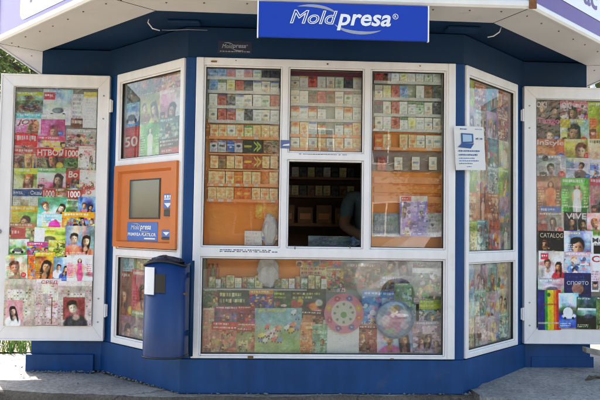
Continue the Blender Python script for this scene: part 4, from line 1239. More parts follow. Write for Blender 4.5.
# ------------------------------------------------------------------ cigarette packs on the shelves
PACKC = {  # body, band, label
 'w': ('e4e2d8', 'b0b0a4', 'white'), 'g': ('c2ccb4', '788c74', 'pale green'), 'n': ('8c6c50', '5c4030', 'brown'), 'y': ('d8d0a0', 'b8a848', 'cream yellow'),
 'r': ('b86858', '8c3030', 'dull red'), 'b': ('7c9cc4', '48689c', 'sky blue'), 'd': ('585c60', '303438', 'charcoal'), 'c': ('f4bc90', 'dc9460', 'peach'),  # peach 'c' packs carry the orange board's bounce light in their colour
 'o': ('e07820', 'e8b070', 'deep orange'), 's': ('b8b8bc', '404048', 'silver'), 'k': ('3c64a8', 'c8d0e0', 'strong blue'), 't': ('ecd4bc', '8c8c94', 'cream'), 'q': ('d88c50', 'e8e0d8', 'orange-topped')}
PM_CACHE = {}
def pack_mesh(code, var):
    k = (code, var)
    if k in PM_CACHE: return PM_CACHE[k]
    bd, bn, _ = PACKC[code]
    rng = np.random.default_rng(sum(map(ord, code)) * 7 + var)
    w, h, t = 1.0, 1.0, 1.0
    A = Art(12, 19, 1.55, bd)
    if code == 'q':
        A.rect(0, 0, 1, .62, 'd88c50'); A.rect(0, .62, 1, 1.55, 'c8ccb8'); A.ell(.5, .3, .25, .16, 'a85c2c')
    else:
        A.rect(0, .34, 1, .39, np.clip(srgb(bd) * .72, 0, 1))
        [lambda: A.ell(.5, .72, .26, .16, bn), lambda: A.rect(.15, .55, .85, .85, bn), lambda: (A.rect(0, .5, 1, .62, bn), A.ell(.5, .85, .16, .14, bn)), lambda: A.rect(.3, .45, .7, .95, bn, .7)][var % 4]()
    if var > 3:
        A.rect(0, 0, 1, .22 if var % 2 else .30, ['8c2c2c', '2c4c8c', '38683c', 'b08830'][var % 4], .75)
    A.lines(rng, .1, 1.18, .9, 1.45, 2, '504840', .65)
    A.rect(0, 1.12, 1, 1.14, '807870', .6)
    art = A.finish(rng, .03, .04)
    me = sheet_mesh('cigarette_pack', art, 1, 1, 1, 0, None, page=bd)
    PM_CACHE[k] = me
    return me

TAGM = mat('price_tag_paper', (.74, .66, .58), .6, var=.25, scale=120)
def pack_row(P, d, x0, x1, y0, y1, codes, where, group, shelf=None, dep=.022, gap=.0015, nm='cigarette pack'):
    sa, zb = P.at(x0, y1, d); sb, zt = P.at(x1, y0, d)
    zb2 = P.at(x1, y1, d)[1]; zt2 = P.at(x0, y0, d)[1]
    zb = (zb + zb2) / 2; zt = (zt + zt2) / 2
    n = len(codes); w = (sb - sa) / n
    seen = {c: codes.count(c) for c in codes}
    cnt = {}
    for i, c in enumerate(codes):
        if c == '.': continue
        if n > 6 and random.random() < .04: continue
        o = bpy.data.objects.new('cigarette_pack', pack_mesh(c, random.randrange(4 if c in 'cto' else 8)))
        COL.objects.link(o)
        o.location = P.p(sa + w * (i + .5), d - dep * 0 - random.uniform(0, .004), zb)
        o.scale = ((w - gap * 2), dep, (zt - zb) * random.uniform(.94, 1.0))
        o.rotation_euler = (0, 0, P.rot() + random.gauss(0, .05))
        lab = f"{PACKC[c][2]} {nm} on the {where}"
        tag(o, lab, 'cigarette pack', group)
    if shelf:
        mb = MB(); mb.pbox(P, sa - .004, sb + .004, -.1155, d + .020, zb - .009, zb - .0005)
        mb.pbox(P, sa - .004, sb + .004, d + .0203, d + .023, zb - .012, zb + .007)
        so = mb.build('pack_shelf', shelf, kiosk)
        for i in range(n):
            if random.random() < .55:
                x = sa + w * (i + .5) + random.uniform(-.006, .006); k = random.uniform(.010, .018)
                mb = MB(); mb.pbox(P, x - k, x + k, d + .0234, d + .0242, zb - .010, zb + .005); mb.build('price_tag', TAGM, so)

PD = -.09
gl, gm, gr = 'packs in the left window', 'packs in the top middle window', 'packs in the right window'
for i, (y0, y1, codes) in enumerate(((67.5, 79, 'bbrwrgdd'), (81, 92.5, 'bwyrdwtw'), (95, 107.5, 'wrdwtwgr'), (109.5, 122, 'trrwdwtw'))):
    pack_row(PC, PD, 209, 279, y0, y1, codes, f"{ORD[i]} shelf from the top of the left window", gl, SHELF)
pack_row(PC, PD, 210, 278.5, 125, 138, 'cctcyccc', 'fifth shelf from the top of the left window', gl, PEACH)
pack_row(PC, PD, 210, 243, 140.5, 152.5, 'ssks', 'sixth left-window shelf, left of black arrow card', gl, None)
pack_row(PC, PD, 262.5, 278, 140.5, 152.5, 'nn', 'sixth left-window shelf, right of black arrow card', gl, None)
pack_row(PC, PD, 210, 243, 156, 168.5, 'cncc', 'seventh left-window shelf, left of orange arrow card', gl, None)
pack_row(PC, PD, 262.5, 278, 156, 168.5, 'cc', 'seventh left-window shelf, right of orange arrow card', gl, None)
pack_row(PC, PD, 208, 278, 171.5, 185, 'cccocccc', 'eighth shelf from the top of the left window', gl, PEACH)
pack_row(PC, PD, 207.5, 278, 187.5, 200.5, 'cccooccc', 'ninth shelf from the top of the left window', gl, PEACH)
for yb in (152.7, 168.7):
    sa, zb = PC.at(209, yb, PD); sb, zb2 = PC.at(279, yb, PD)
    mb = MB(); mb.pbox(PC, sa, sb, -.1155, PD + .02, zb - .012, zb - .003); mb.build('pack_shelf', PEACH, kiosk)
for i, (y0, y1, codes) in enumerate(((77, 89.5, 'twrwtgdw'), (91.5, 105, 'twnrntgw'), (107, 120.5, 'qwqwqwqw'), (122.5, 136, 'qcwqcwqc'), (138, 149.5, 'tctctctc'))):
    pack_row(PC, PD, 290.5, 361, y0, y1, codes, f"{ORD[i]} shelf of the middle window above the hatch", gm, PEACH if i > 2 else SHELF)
for i, (y0, y1, codes) in enumerate(((68.5, 83, 'rnwywwgw'), (86, 99.5, 'tyrbywnd'), (102, 115.5, 'dtrwwgtd'), (117.5, 130.5, 'twrwywtt'))):
    pack_row(PC, PD, 374, 440, y0, y1, codes, f"{ORD[i]} shelf from the top of the right window", gr, SHELF)
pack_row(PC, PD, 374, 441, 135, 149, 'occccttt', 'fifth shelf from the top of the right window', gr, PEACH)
# rail with four single packs
s0, za = PC.at(373, 171, -.10); s1, zb_ = PC.at(441, 152, -.10)
mb = MB(); mb.pbox(PC, s0 - .01, s1 + .01, -.114, -.106, za, zb_); mb.build('pack_rail', mat('mauve_grey_plastic', (.30, .20, .18), .5), kiosk, bevel=.002)
for k, (x, c, w_) in enumerate(((381, 'r', 'leftmost place'), (398, 't', 'second place'), (415, 't', 'third place'), (432, 't', 'rightmost place'))):
    pack_row(PC, -.082, x - 4.2, x + 4.2, 157, 170, c, f"grey rail in the right window, {w_}", gr, None, .02)
# orange stripes of the empty board under the rail: shallow ledges
for y in (178, 187, 197):
    s0, z0 = PC.at(374, y + 5, -.1); s1, z1 = PC.at(441, y, -.1)
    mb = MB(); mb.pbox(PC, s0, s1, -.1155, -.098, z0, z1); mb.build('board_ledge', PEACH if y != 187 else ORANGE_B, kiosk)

def card(rect, d, kind, bgc, acc, opt, label, name, cat, P=PC, tilt=0, group=None):
    return place_sheet(P, rect, d, kind, bgc, acc, opt, label, name, cat, group, tilt)
CHEV = lambda c: [('>', c, (.56, .08, .78, .92), .0, 0), ('>', c, (.72, .08, .94, .92), .02, 0)]
card((242.5, 140, 262.5, 153), PD + .004, 'plain', '2c2018', '8c9838', D(n=4, lk=.0, block=('a8a030', .08, .42, .46, .58), bl=0, title=CHEV('b8c848')), 'black arrow card with lime chevrons among the cigarette packs', 'arrow_card', 'advert card')
card((242.5, 155, 262.5, 168.7), PD + .004, 'plain', 'a8581c', 'c87828', D(n=4, lk=.0, block=('e0b838', .08, .42, .46, .58), bl=0, title=CHEV('e0c040')), 'orange arrow card with yellow chevrons among the cigarette packs', 'arrow_card', 'advert card')
card((254, 203, 277, 219), -.112, 'plain', 'd89038', 'a86020', D(n=3, lk=.4, block=('e0b060', .08, .15, .35, .85), bl=0), 'yellow-orange card pinned on the orange board in the left window', 'notice_card', 'card')
card((244.5, 231, 262, 247.5), -.085, 'plain', 'e4dcd8', 'b87878', D(n=4, lk=.5), 'small white card standing at the foot of the left window', 'notice_card', 'card')
card((262, 229, 277.5, 240), -.07, 'words', 'd8c8c4', 'b84848', D(), 'red and white card leaning on the bag in the left window', 'notice_card', 'card')
# leaflets low in the right window
card((400, 196, 428, 236), -.06, 'mix', '9888b8', 'd8d0cc', D(pal=['8878b0', 'b0a0c8', '584878', 'c8c0d8', 'e0dce8'], strip=('d8c4b8', 0, .14), block=('c04038', .06, .02, .42, .13)), 'purple flowered magazine with red and white top in the right window', 'magazine', 'magazine', tilt=-1)
card((427, 213, 442, 237), -.075, 'plain', 'a8a8a8', '404448', D(n=5, lk=.4, disc=('303438', .35, .5, .1)), 'silver grey sheet with dark dots in the right window', 'leaflet', 'leaflet')
card((424, 196, 441, 213), -.108, 'plain', 'b86828', 'd89858', D(n=3, lk=.5), 'orange card above the silver sheet in the right window', 'notice_card', 'card')
card((372, 213, 401, 237), -.09, 'plain', '8c9094', 'c8ccd0', D(n=2, lk=.5, strip=('b8bcc0', .84, 1)), 'grey shop tray card left of the purple magazine', 'leaflet', 'leaflet')  # grey card painted in place of a car's reflection in the pane
# packs on the dim shelf behind the hatch
PBK = Plane((0, 1.68), (1, 0))
def back_row(z, y, n, codes, x0, w, where):
    for i in range(n):
        c = codes[i % len(codes)]
        o = bpy.data.objects.new('cigarette_pack', pack_mesh(c, i % 4)); COL.objects.link(o)
        o.location = (x0 + i * w, y, z); o.scale = (w * .88, .03, .088)
        tag(o, f"{PACKC[c][2]} cigarette pack on the {where}", 'cigarette pack', 'packs on the dim back shelves')
back_row(1.4505, 1.78, 12, 'wdyd', -.40, .07, 'topmost dim shelf behind the hatch')
back_row(1.2905, 1.78, 12, 'ydny', -.40, .07, 'lower dim shelf behind the hatch')
for i in range(5):
    mb = MB(); x = -.42 + i * .16
    mb.box(x, x + .13, 1.60, 1.74, 1.0455, 1.18 + .02 * (i % 2)); mb.box(x + .02, x + .11, 1.598, 1.6003, 1.08, 1.13, 1)
    tag(mb.build('carton', [WOOD, PEACH], bevel=.003), f"brown carton on the dim back shelf, {ORD[i]} from the left", 'carton', 'cartons on the dim back shelf')

# ------------------------------------------------------------------ goods in the long lower window
gb = 'booklets in the lower window'
DB = -.095
rows_b = [
 [(203, 289, 221, 312, 'mix', '4c6848', '506c48', 'dark green booklet at the left end', D(pal=['405838', '789060', 'a8a068', '8c5048'])),
  (218, 290, 250, 326, 'words', '3c4c38', 'd8cc9c', 'dark booklet with pale capital letters', D(strip=('5078a8', .48, .62), sl='5078a8')),
  (249, 290, 274, 314, 'mix', '58487c', 'd8a048', 'violet booklet with orange heading', D(pal=['4868a8', 'd84848', '384878', 'e0a050'])),
  (273, 291, 292, 313, 'words', '3c5838', 'c8c860', 'narrow green booklet with yellow capitals', D()),
  (291, 291, 326, 313, 'words', '2c4034', 'd0c878', 'dark green booklet with yellow capitals', D()),
  (361, 291, 398, 328, 'mix', '5888b8', '4880b8', 'blue toy booklet behind the clear bubble', D(pal=['6898c8', 'b898c0', 'd8a0b8', '4870a8', 'c8d8e4'])),
  (394, 283, 416, 328, 'mix', '6c8c7c', '88a890', 'sea green booklet behind the clear bubble', D(pal=['789888', 'a8b8a0', '587868', '98a8c0'])),
  (412, 268, 442, 304, 'mix', '687c68', 'c8c8c8', 'black, white and green comic booklet', D(pal=['e0e0e0', '282828', '58a050', '988890', 'b89868'])),
  (419, 300, 442, 326, 'mix', '486c68', 'b8c048', 'teal booklet with yellow-green strip', D(pal=['507c78', '88a098', '304c50', 'b8a8c0'], strip=('b8bc40', .15, .34)))],
 [(203, 308, 217, 356, 'mix', 'b88878', 'c8a898', 'pinkish booklet in the corner', D(pal=['c89888', 'a87868', 'd8b8a0', '98a078'])),
  (214, 306, 240, 332, 'mix', '88646c', '9c5860', 'dusky red booklet with blue spots', D(pal=['a85858', '785878', '6878a0', '985048'])),
  (237, 306, 258, 332, 'mix', '904c48', 'a85048', 'brick red booklet', D(pal=['b84840', 'd07858', '684048', '905888'])),
  (300, 311, 324, 332, 'mix', '6c4c3c', '5c4438', 'brown box lid with square picture', D(pal=['4c382c', 'c08060', '5c4030', '98785c'], block=('c08868', .12, .2, .5, .9), bl=0))],
 [(211, 322, 239, 356, 'mix', 'b07468', 'b83c38', 'coral magazine with red word strip', D(pal=['c88878', 'a8786c', 'b8a078', '98887c'], strip=('b83838', .12, .24))),
  (236, 323, 259, 356, 'mix', '8c8c68', 'c05048', 'moss and coral magazine with white words', D(pal=['788c60', 'b87868', 'a8a078', '907868'], strip=('a04c40', .14, .26))),
  (255, 308, 302, 356, 'toys', '98b0a0', '98ac78', 'pale green poster with little animals', D()),
  (300, 322, 315, 356, 'mix', 'c88860', 'd89868', 'narrow orange booklet', D(pal=['d89868', 'c87850', 'e0b888', 'b89078'])),
  (312, 324, 327, 356, 'mix', '7c9c8c', '88a898', 'narrow sea green booklet', D(pal=['88a898', '688c7c', 'a8c0a8', '98a890'])),
  (356, 324, 379, 357, 'mix', '985c58', 'c88070', 'maroon booklet with white lettering', D(pal=['a86860', '784840', 'c89888', '886c58'], strip=('783838', .04, .16))),
  (377, 323, 415, 357, 'two', '98b0d0', 'd890b8', 'sky blue doll magazine with pink dress', D(cloth='d878a8', hair='b88848', strip=('c8c070', .86, 1))),
  (413, 321, 442, 357, 'mix', '988898', 'a898a8', 'greyish violet flowered magazine', D(pal=['a898a8', '887888', 'c8b0b8', '988c80']))],
]
layered(rows_b, PC, DB, 'lower window', gb, .0035)

# floral plate with a pink rim
def disc_sheet(px, py, rx, d, name, label, cat, painter, P=PC, asp=1.0):
    s0, z1 = P.at(px - rx, py - rx, d); s1, z0 = P.at(px + rx, py + rx, d)
    r = (s1 - s0) / 2
    N, M = 72, 34
    verts, cols = [(0, -.012, r)], [painter(0, 0)]
    for i in range(1, M + 1):
        for k in range(N):
            w = 2 * math.pi * k / N; q = i / M
            verts.append((math.cos(w) * q * r, -.012 - .014 * q ** 3, r + math.sin(w) * q * r)); cols.append(painter(math.cos(w) * q, math.sin(w) * q))
    faces = [(0, 1 + k, 1 + (k + 1) % N) for k in range(N)]
    for i in range(M - 1):
        for k in range(N):
            a = 1 + i * N + k; b = 1 + i * N + (k + 1) % N
            faces.append((a, a + N, b + N, b))
    b0 = len(verts)
    for k in range(N):
        w = 2 * math.pi * k / N
        verts.append((math.cos(w) * r * .8, 0, r + math.sin(w) * r * .8)); cols.append(srgb('e0d8d0'))
    for k in range(N):
        a = 1 + (M - 1) * N + k; b = 1 + (M - 1) * N + (k + 1) % N
        faces.append((a, b0 + k, b0 + (k + 1) % N, b))
    faces.append(tuple(b0 + k for k in range(N)))
    me = bpy.data.meshes.new(name); me.from_pydata(verts, [], faces)
    C = np.clip(np.array(cols), .01, .97)
    cl = np.where(C <= .04045, C / 12.92, ((np.maximum(C, .04045) + .055) / 1.055) ** 2.4)
    at = me.color_attributes.new('Col', 'FLOAT_COLOR', 'POINT')
    at.data.foreach_set('color', np.concatenate([cl, np.ones((len(cl), 1))], 1).astype(np.float32).ravel())
    me.materials.append(PRINT)
    o = bpy.data.objects.new(name, me); COL.objects.link(o)
    o.location = P.p((s0 + s1) / 2, d, (z0 + z1) / 2 - r)
    tag(o, label, cat)
    return o, r
FLW = [(w, c) for w, c in zip([20, 70, 115, 160, 205, 250, 300, 345], ['d8b048', '5870b8', 'b84868', 'd8b048', 'b85878', '7858a0', '5870b8', 'd87848'])]
def plate_paint(x, y):
    q = math.hypot(x, y); c = srgb('d88898') if q > .62 else srgb('cfd4c4')
    if .58 < q < .64: c = srgb('e8c8c8')
    for w, f in FLW:
        dx, dy = x - .8 * math.cos(R(w)), y - .8 * math.sin(R(w)); e = math.hypot(dx, dy)
        if e < .15: c = srgb(f) if e > .05 else srgb('e8d878')
        dx, dy = x - .45 * math.cos(R(w + 20)), y - .45 * math.sin(R(w + 20))
        if math.hypot(dx, dy) < .07: c = srgb('8c8060')
    if math.hypot(x, y + .08) < .16: c = srgb('78a860')
    return c
disc_sheet(343.5, 313, 19.5, -.066, 'floral_plate', 'round plate with pink flowered rim in the lower window', 'plate', plate_paint)
def doll_paint(x, y):
    b = np.array(srgb('8cb0d0')); q = math.hypot(x, y)
    for cx, cy, rx, ry, c in ((-.1, -.25, .5, .5, 'd890b8'), (.15, .05, .38, .35, 'c86ca0'), (0, .45, .2, .2, 'e0b898'), (.02, .58, .22, .16, 'b88848'), (-.45, -.1, .2, .3, 'e8d0dc'), (.5, -.3, .2, .2, 'e0d8e8'), (-.2, -.6, .3, .14, 'b0d0b0'), (.4, .4, .14, .1, 'f0e8f0'), (-.3, .3, .12, .1, 'a878b8')):
        if ((x - cx) / rx) ** 2 + ((y - cy) / ry) ** 2 < 1: b = srgb(c)
    return np.clip(b * (1 + .12 * math.sin(x * 19 + y * 7) * math.sin(y * 23)), 0, 1)
_, rr_ = disc_sheet(394, 319, 19, -.070, 'bubble_pack_toy', 'pink toy in a round clear bubble pack in the lower window', 'toy', doll_paint)
bub = [o for o in bpy.data.objects if o.name.startswith('bubble_pack_toy')][0]
mb = MB()
N, M = 28, 8
for i in range(M + 1):
    q = i / M * math.pi / 2
    for k in range(N):
        w = 2 * math.pi * k / N
        mb.v.append((math.cos(w) * math.cos(q) * rr_ * 1.02, -.02 - math.sin(q) * .022, rr_ + math.sin(w) * math.cos(q) * rr_ * 1.02))
for i in range(M):
    for k in range(N):
        a = i * N + k; b = i * N + (k + 1) % N
        mb.f.append((a, b, b + N, a + N)); mb.mi.append(0)
mb.build('clear_bubble', CLEAR, bub, smooth=True)
# lined notebook with a flowered heading
o = card((323, 320, 359, 356), -.072, 'plain', 'e0e0e4', 'b0b8c8', D(n=12, lk=.5, strip=('c8d0dc', 0, .14), disc=('5870a8', .32, .10, .07), block=('c87848', .5, .04, .66, .16), bl=0, bow=.0), 'white lined notebook with flowers along its top edge', 'notebook', 'notebook')
# little goods on the upper shelf of the lower window
cols = ['98a078', 'c8c8b8', '788c68', 'b8a888', 'd8d8cc', 'a87860', '8c9c88', 'c8b890']
x = 209
i = 0
rq = random.Random(9)
while x < 322:
    w = rq.uniform(5, 9)
    if not (258 < x < 274):
        s0, z1 = PC.at(x, rq.uniform(275, 280), -.15); s1, z0 = PC.at(x + w - .8, 288.4, -.15)
        rng = np.random.default_rng(i); A = Art(14, 14, 1, cols[i % 8]); A.rect(.1, .15, .9, .45, cols[(i + 3) % 8]); A.lines(rng, .1, .55, .9, .9, 2, '404038', .6)
        me = sheet_mesh('goods_box', A.finish(rng, .04, .08), s1 - s0, max(.02, z1 - zsh), .05)
        o = bpy.data.objects.new('goods_box', me); COL.objects.link(o); o.location = PC.p((s0 + s1) / 2, -.20, zsh + .0008)
        nm_ = ['olive', 'pale grey', 'green', 'tan', 'white', 'rust', 'grey-green', 'straw'][i % 8]
        tag(o, f"{nm_} little box on the shelf of the lower window, {'left' if x < 258 else 'right'} of the white bag", 'small box', 'little boxes on the lower window shelf')
    x += w; i += 1
for j, (px, c, nm_) in enumerate(((209, 'b84838', 'red'), (213, '6c8c48', 'green'), (217.5, 'c85838', 'orange-red'))):
    s, z1 = PC.at(px, 264, -.21)
    m_ = bpy.data.materials.new('bottle_' + nm_); m_ = mat('bottle_plastic_%s' % nm_, lin(c), .3)
    mb = MB(); mb.tube([PC.p(s, -.222, zsh + .001), PC.p(s, -.222, z1 - .04), PC.p(s, -.222, z1 - .022), PC.p(s, -.222, z1)], [.012, .012, .005, .005], 10)
    tag(mb.build('small_bottle', m_, smooth=True), f"small {nm_} bottle on the shelf at the left end of the lower window", 'bottle', 'bottles in the lower window')
for j, (x0, x1) in enumerate(((296, 318), (319, 341))):
    card((x0, 257.5, x1, 267), -.16, 'words', 'd08878', 'b84840', D(thick=.02), f"flat salmon box high in the lower window, {'left' if j == 0 else 'right'} of the pair", 'flat_box', 'box')
for (q_, k_, b_, a_, l_) in (((326, 268, 346, 292), 'mix', 'b0a890', 'a89878', 'sand-coloured booklet left of the dim flowered board'), ((378, 258, 414, 278), 'two', 'a8a0a8', '8890a8', 'pale two-person booklet high above the clear bubble toy'), ((300, 266, 327, 289), 'words', 'b8a888', '784840', 'tan lettered booklet at the right end of the upper shelf'), ((412, 258, 442, 272), 'mix', 'a8b098', '788c70', 'sage booklet in the top right corner of the lower window')):
    card(q_, -.218, k_, b_, a_, D(), l_, 'magazine', 'magazine')
card((344, 263, 380, 288), -.205, 'mix', '786458', '988070', D(pal=['8c7060', 'a85848', '687868', 'b09880', '988c7c']), 'dim brown flowered board behind the floral plate', 'picture_board', 'board')
card((380, 276, 412, 292), -.200, 'mix', '9890a0', 'a8a0b0', D(pal=['a8a0b0', '888098', 'b8b8a0', '686878']), 'greyish card above the clear bubble toy', 'notice_card', 'card')

def crumple(P, px, y0, y1, wpx, d, m_, name, label, cat, seed):
    s, zb = P.at(px, y1, d); _, zt = P.at(px, y0, d)
    s2, _ = P.at(px + wpx / 2, y1, d); rx = s2 - s; hz = zt - zb
    rr = random.Random(seed)
    bm = bmesh.new(); bmesh.ops.create_icosphere(bm, subdivisions=3, radius=1)
    ph = [rr.uniform(0, 6) for _ in range(6)]
    for v in bm.verts:
        k = v.co.copy(); n = .12 * math.sin(k.x * 6 + ph[0]) + .1 * math.sin(k.z * 8 + k.y * 5 + ph[1]) + .07 * math.sin(k.y * 13 + k.x * 9 + ph[2]) + rr.uniform(-.04, .04)
        top = max(0, k.z)
        f = (1 + n) * (1 - .35 * top)
        v.co = Vector((k.x * f * rx, k.y * f * rx * .55, (k.z * (1 + n * .4) * .5 + .5) * hz))
    me = bpy.data.meshes.new(name); bm.to_mesh(me); bm.free(); me.materials.append(m_)
    o = bpy.data.objects.new(name, me); COL.objects.link(o); o.location = P.p(s, d, zb)
    return tag(o, label, cat)
BAG = mat('white_plastic_bag', (.62, .61, .62), .3, var=.15, scale=20)
crumple(PC, 268.5, 253, 288.3, 22, -.165, BAG, 'plastic_bag', 'crumpled white plastic bag on the shelf in the lower window', 'bag', 2)
crumple(PC, 269, 213, 247, 17, -.082, BAG, 'plastic_bag', 'crumpled clear white bag at the foot of the left window', 'bag', 5)

# ------------------------------------------------------------------ sign board under the front rim
PSG = Plane((0, CY - .032), (1, 0))
s0, zt = PSG.at(259, 1, .012); s1, zb = PSG.at(427.5, 42, .012)
s0b, zb0 = PSG.at(258, 36, .012)
zt = (zt + PSG.at(428, 6, .012)[1]) / 2
zb = (zb + zb0) / 2
sign = empty('shop_sign', PSG.p((s0 + s1) / 2, 0, zb))
tag(sign, 'deep blue rectangular sign with white lettering hanging under the canopy', 'sign')
def under(o, root):
    o.parent = root; o.matrix_parent_inverse = Matrix.Translation(-root.location); return o
mb = MB(); mb.pbox(PSG, s0, s1, 0, .012, zb, zt); under(mb.build('board', SIGNBLUE, bevel=.002), sign)
mb = MB(); mb.pbox(PSG, s0 - .008, s0 - .0005, -.004, .014, zb - .003, zt + .002); under(mb.build('edge_trim', WHITE), sign)
mb = MB(); mb.pbox(PSG, s1 + .0005, s1 + .008, -.004, .014, zb - .003, zt + .002); under(mb.build('edge_trim', WHITE), sign)
def logo(P, fx, d, root, put, mats=(WHITE, SIGNBLUE, SIGNGREY), tm=True):
    """wordmark: outlined italic first half, solid second half, two grey swooshes and a ring with R"""
    (a0, az0, aw, ah), (b0, bz0, bw, bh) = fx
    def arc(c, rx, rz, w0, w1, th, dd):
        m_ = MB(); n = 24
        for i in range(n):
            t0, t1 = i / n, (i + 1) / n
            pts = []
            for t in (t0, t1):
                w = R(w0 + (w1 - w0) * t); k = th * math.sin(math.pi * min(1, max(0, t))) ** .7
                pts.append(((c[0] + (rx) * math.cos(w), c[1] + rz * math.sin(w)), (c[0] + (rx - k) * math.cos(w), c[1] + (rz - k) * math.sin(w))))
            m_.face([P.p(*pts[0][0], 0).to_tuple() if 0 else P.p(pts[0][0][0], dd, pts[0][0][1]), P.p(pts[1][0][0], dd, pts[1][0][1]), P.p(pts[1][1][0], dd, pts[1][1][1]), P.p(pts[0][1][0], dd, pts[0][1][1])])
        return m_
    tot = b0 + bw - a0
    put(arc((a0 + tot * .22, az0 + ah * .45), tot * .26, ah * .98, 125, 20, ah * .22, d + .0006).build('swoosh', mats[2]))
    put(arc((a0 + tot * .70, az0 + ah * .30), tot * .27, ah * .95, 195, 320, ah * .24, d + .0006).build('swoosh', mats[2]))
    m_ = MB(); text_on(m_, 'Mold', P, a0 + aw * .012, az0 + ah * .025, aw * .976, ah * .95, d + .0012, 0, 0, .28); put(m_.build('letter_fill', mats[1]))
    m_ = MB(); text_outline(m_, 'Mold', P, a0, az0, aw, ah, d + .0008, .022, .28); put(m_.build('lettering', mats[0], fix=False))
    m_ = MB(); text_on(m_, 'presa', P, b0, bz0, bw, bh, d + .0014, 0, .022, .22); put(m_.build('lettering', mats[0]))
    if tm:
        m_ = MB(); cx, cz, r = b0 + bw + bh * .26, bz0 + bh * .92, bh * .17
        for i in range(20):
            w, v = 2 * math.pi * i / 20, 2 * math.pi * (i + 1) / 20
            m_.face([P.p(cx + r * math.cos(w), d + .001, cz + r * math.sin(w)), P.p(cx + r * math.cos(v), d + .001, cz + r * math.sin(v)), P.p(cx + r * .78 * math.cos(v), d + .001, cz + r * .78 * math.sin(v)), P.p(cx + r * .78 * math.cos(w), d + .001, cz + r * .78 * math.sin(w))])
        text_on(m_, 'R', P, cx - r * .38, cz - r * .45, r * .8, r * .9, d + .001, 0, .02, 0); put(m_.build('registered_mark', mats[0]))
def px_box(P, x0, y0, x1, y1, d):
    a, z1 = P.at(x0, y0, d); b, z0 = P.at(x1, y1, d)
    return (a, z0, b - a, z1 - z0)
logo(PSG, (px_box(PSG, 290, 9.5, 337.5, 24.7, .013), px_box(PSG, 337, 13.5, 391, 31.8, .013)), .0125, sign, lambda o: under(o, sign))

# small dark sticker on the header
PH = Plane((0, 0), (1, 0))
st = empty('sticker', PH.p(PH.at(236, 52, .0)[0], .0, PH.at(236, 52, 0)[1])); tag(st, 'small dark sticker with pale wordmark on the blue header', 'sticker')
b = px_box(PH, 218, 40.5, 252, 54, .001); mb = MB(); mb.pbox(PH, b[0], b[0] + b[2], .0, .0012, b[1], b[1] + b[3]); under(mb.build('backing', mat('navy_vinyl', (.012, .018, .05), .4)), st)
logo(PH, (px_box(PH, 222, 43.8, 233, 48.3, .002), px_box(PH, 232.5, 44.6, 246, 49.5, .002)), .0014, st, lambda o: under(o, st), (SIGNGREY, SIGNGREY, SIGNGREY))
m_ = MB(); print_rr = random.Random(3)
bx = px_box(PH, 220, 50.6, 250, 52.3, .002); s = bx[0]
while s < bx[0] + bx[2]:
    w = print_rr.uniform(.006, .02); m_.pbox(PH, s, s + w, .0013, .0018, bx[1], bx[1] + bx[3]); s += w + .005
under(m_.build('small_print', SIGNGREY), st)

# blue sticker on the mullion above the hatch
bx = px_box(PC, 280.5, 140, 290, 148.5, .021)
st = empty('sticker', PC.p(bx[0] + bx[2] / 2, .0205, bx[1])); tag(st, 'small blue and white sticker on the white mullion left of the hatch top', 'sticker')
mb = MB(); mb.pbox(PC, bx[0], bx[0] + bx[2], .0205, .0215, bx[1], bx[1] + bx[3]); under(mb.build('backing', mat('slate_blue_vinyl', (.10, .14, .30), .4)), st)
mb = MB(); mb.face([PC.p(bx[0] + .012, .022, bx[1] + .016), PC.p(bx[0] + bx[2] - .004, .022, bx[1] + .018), PC.p(bx[0] + bx[2] - .004, .022, bx[1] + .030), PC.p(bx[0] + .02, .022, bx[1] + .024)]); under(mb.build('white_flash', WHITE), st)

# ------------------------------------------------------------------ payment terminal set in the left angled face
term = empty('payment_terminal', PL.p(-.387, 0, ZA0)); tag(term, 'orange payment terminal with dark screen set into the left angled face', 'payment terminal')
T0, T1 = -.735, -.045
za0, za1 = PL.at(147, 250, .03)[1] + .012, PL.at(150, 161, .03)[1] - .012
U = lambda o: under(o, term)
fw = .045
mb = MB()
ins = (T0 + fw, T1 - fw * 1.2, za0 + .035, za1 - .04)
# raised rim with a sloping inside
o4 = [(T0, za0), (T1, za0), (T1, za1), (T0, za1)]; i4 = [(ins[0], ins[2]), (ins[1], ins[2]), (ins[1], ins[3]), (ins[0], ins[3])]
j4 = [(ins[0] + .012, ins[2] + .008), (ins[1] - .012, ins[2] + .008), (ins[1] - .012, ins[3] - .016), (ins[0] + .012, ins[3] - .016)]
for k in range(4):
    l = (k + 1) % 4
    mb.face([PL.p(o4[k][0], .032, o4[k][1]), PL.p(o4[l][0], .032, o4[l][1]), PL.p(i4[l][0], .032, i4[l][1]), PL.p(i4[k][0], .032, i4[k][1])])
    mb.face([PL.p(i4[k][0], .032, i4[k][1]), PL.p(i4[l][0], .032, i4[l][1]), PL.p(j4[l][0], .012, j4[l][1]), PL.p(j4[k][0], .012, j4[k][1])])
    mb.face([PL.p(o4[k][0], .032, o4[k][1]), PL.p(o4[l][0], .032, o4[l][1]), PL.p(o4[l][0], -.045, o4[l][1]), PL.p(o4[k][0], -.045, o4[k][1])])
mb.face([PL.p(*[(q[0]), .012, q[1]][0:3]) if 0 else PL.p(q[0], .012, q[1]) for q in j4])
U(mb.build('housing', ORANGE, bevel=.003))
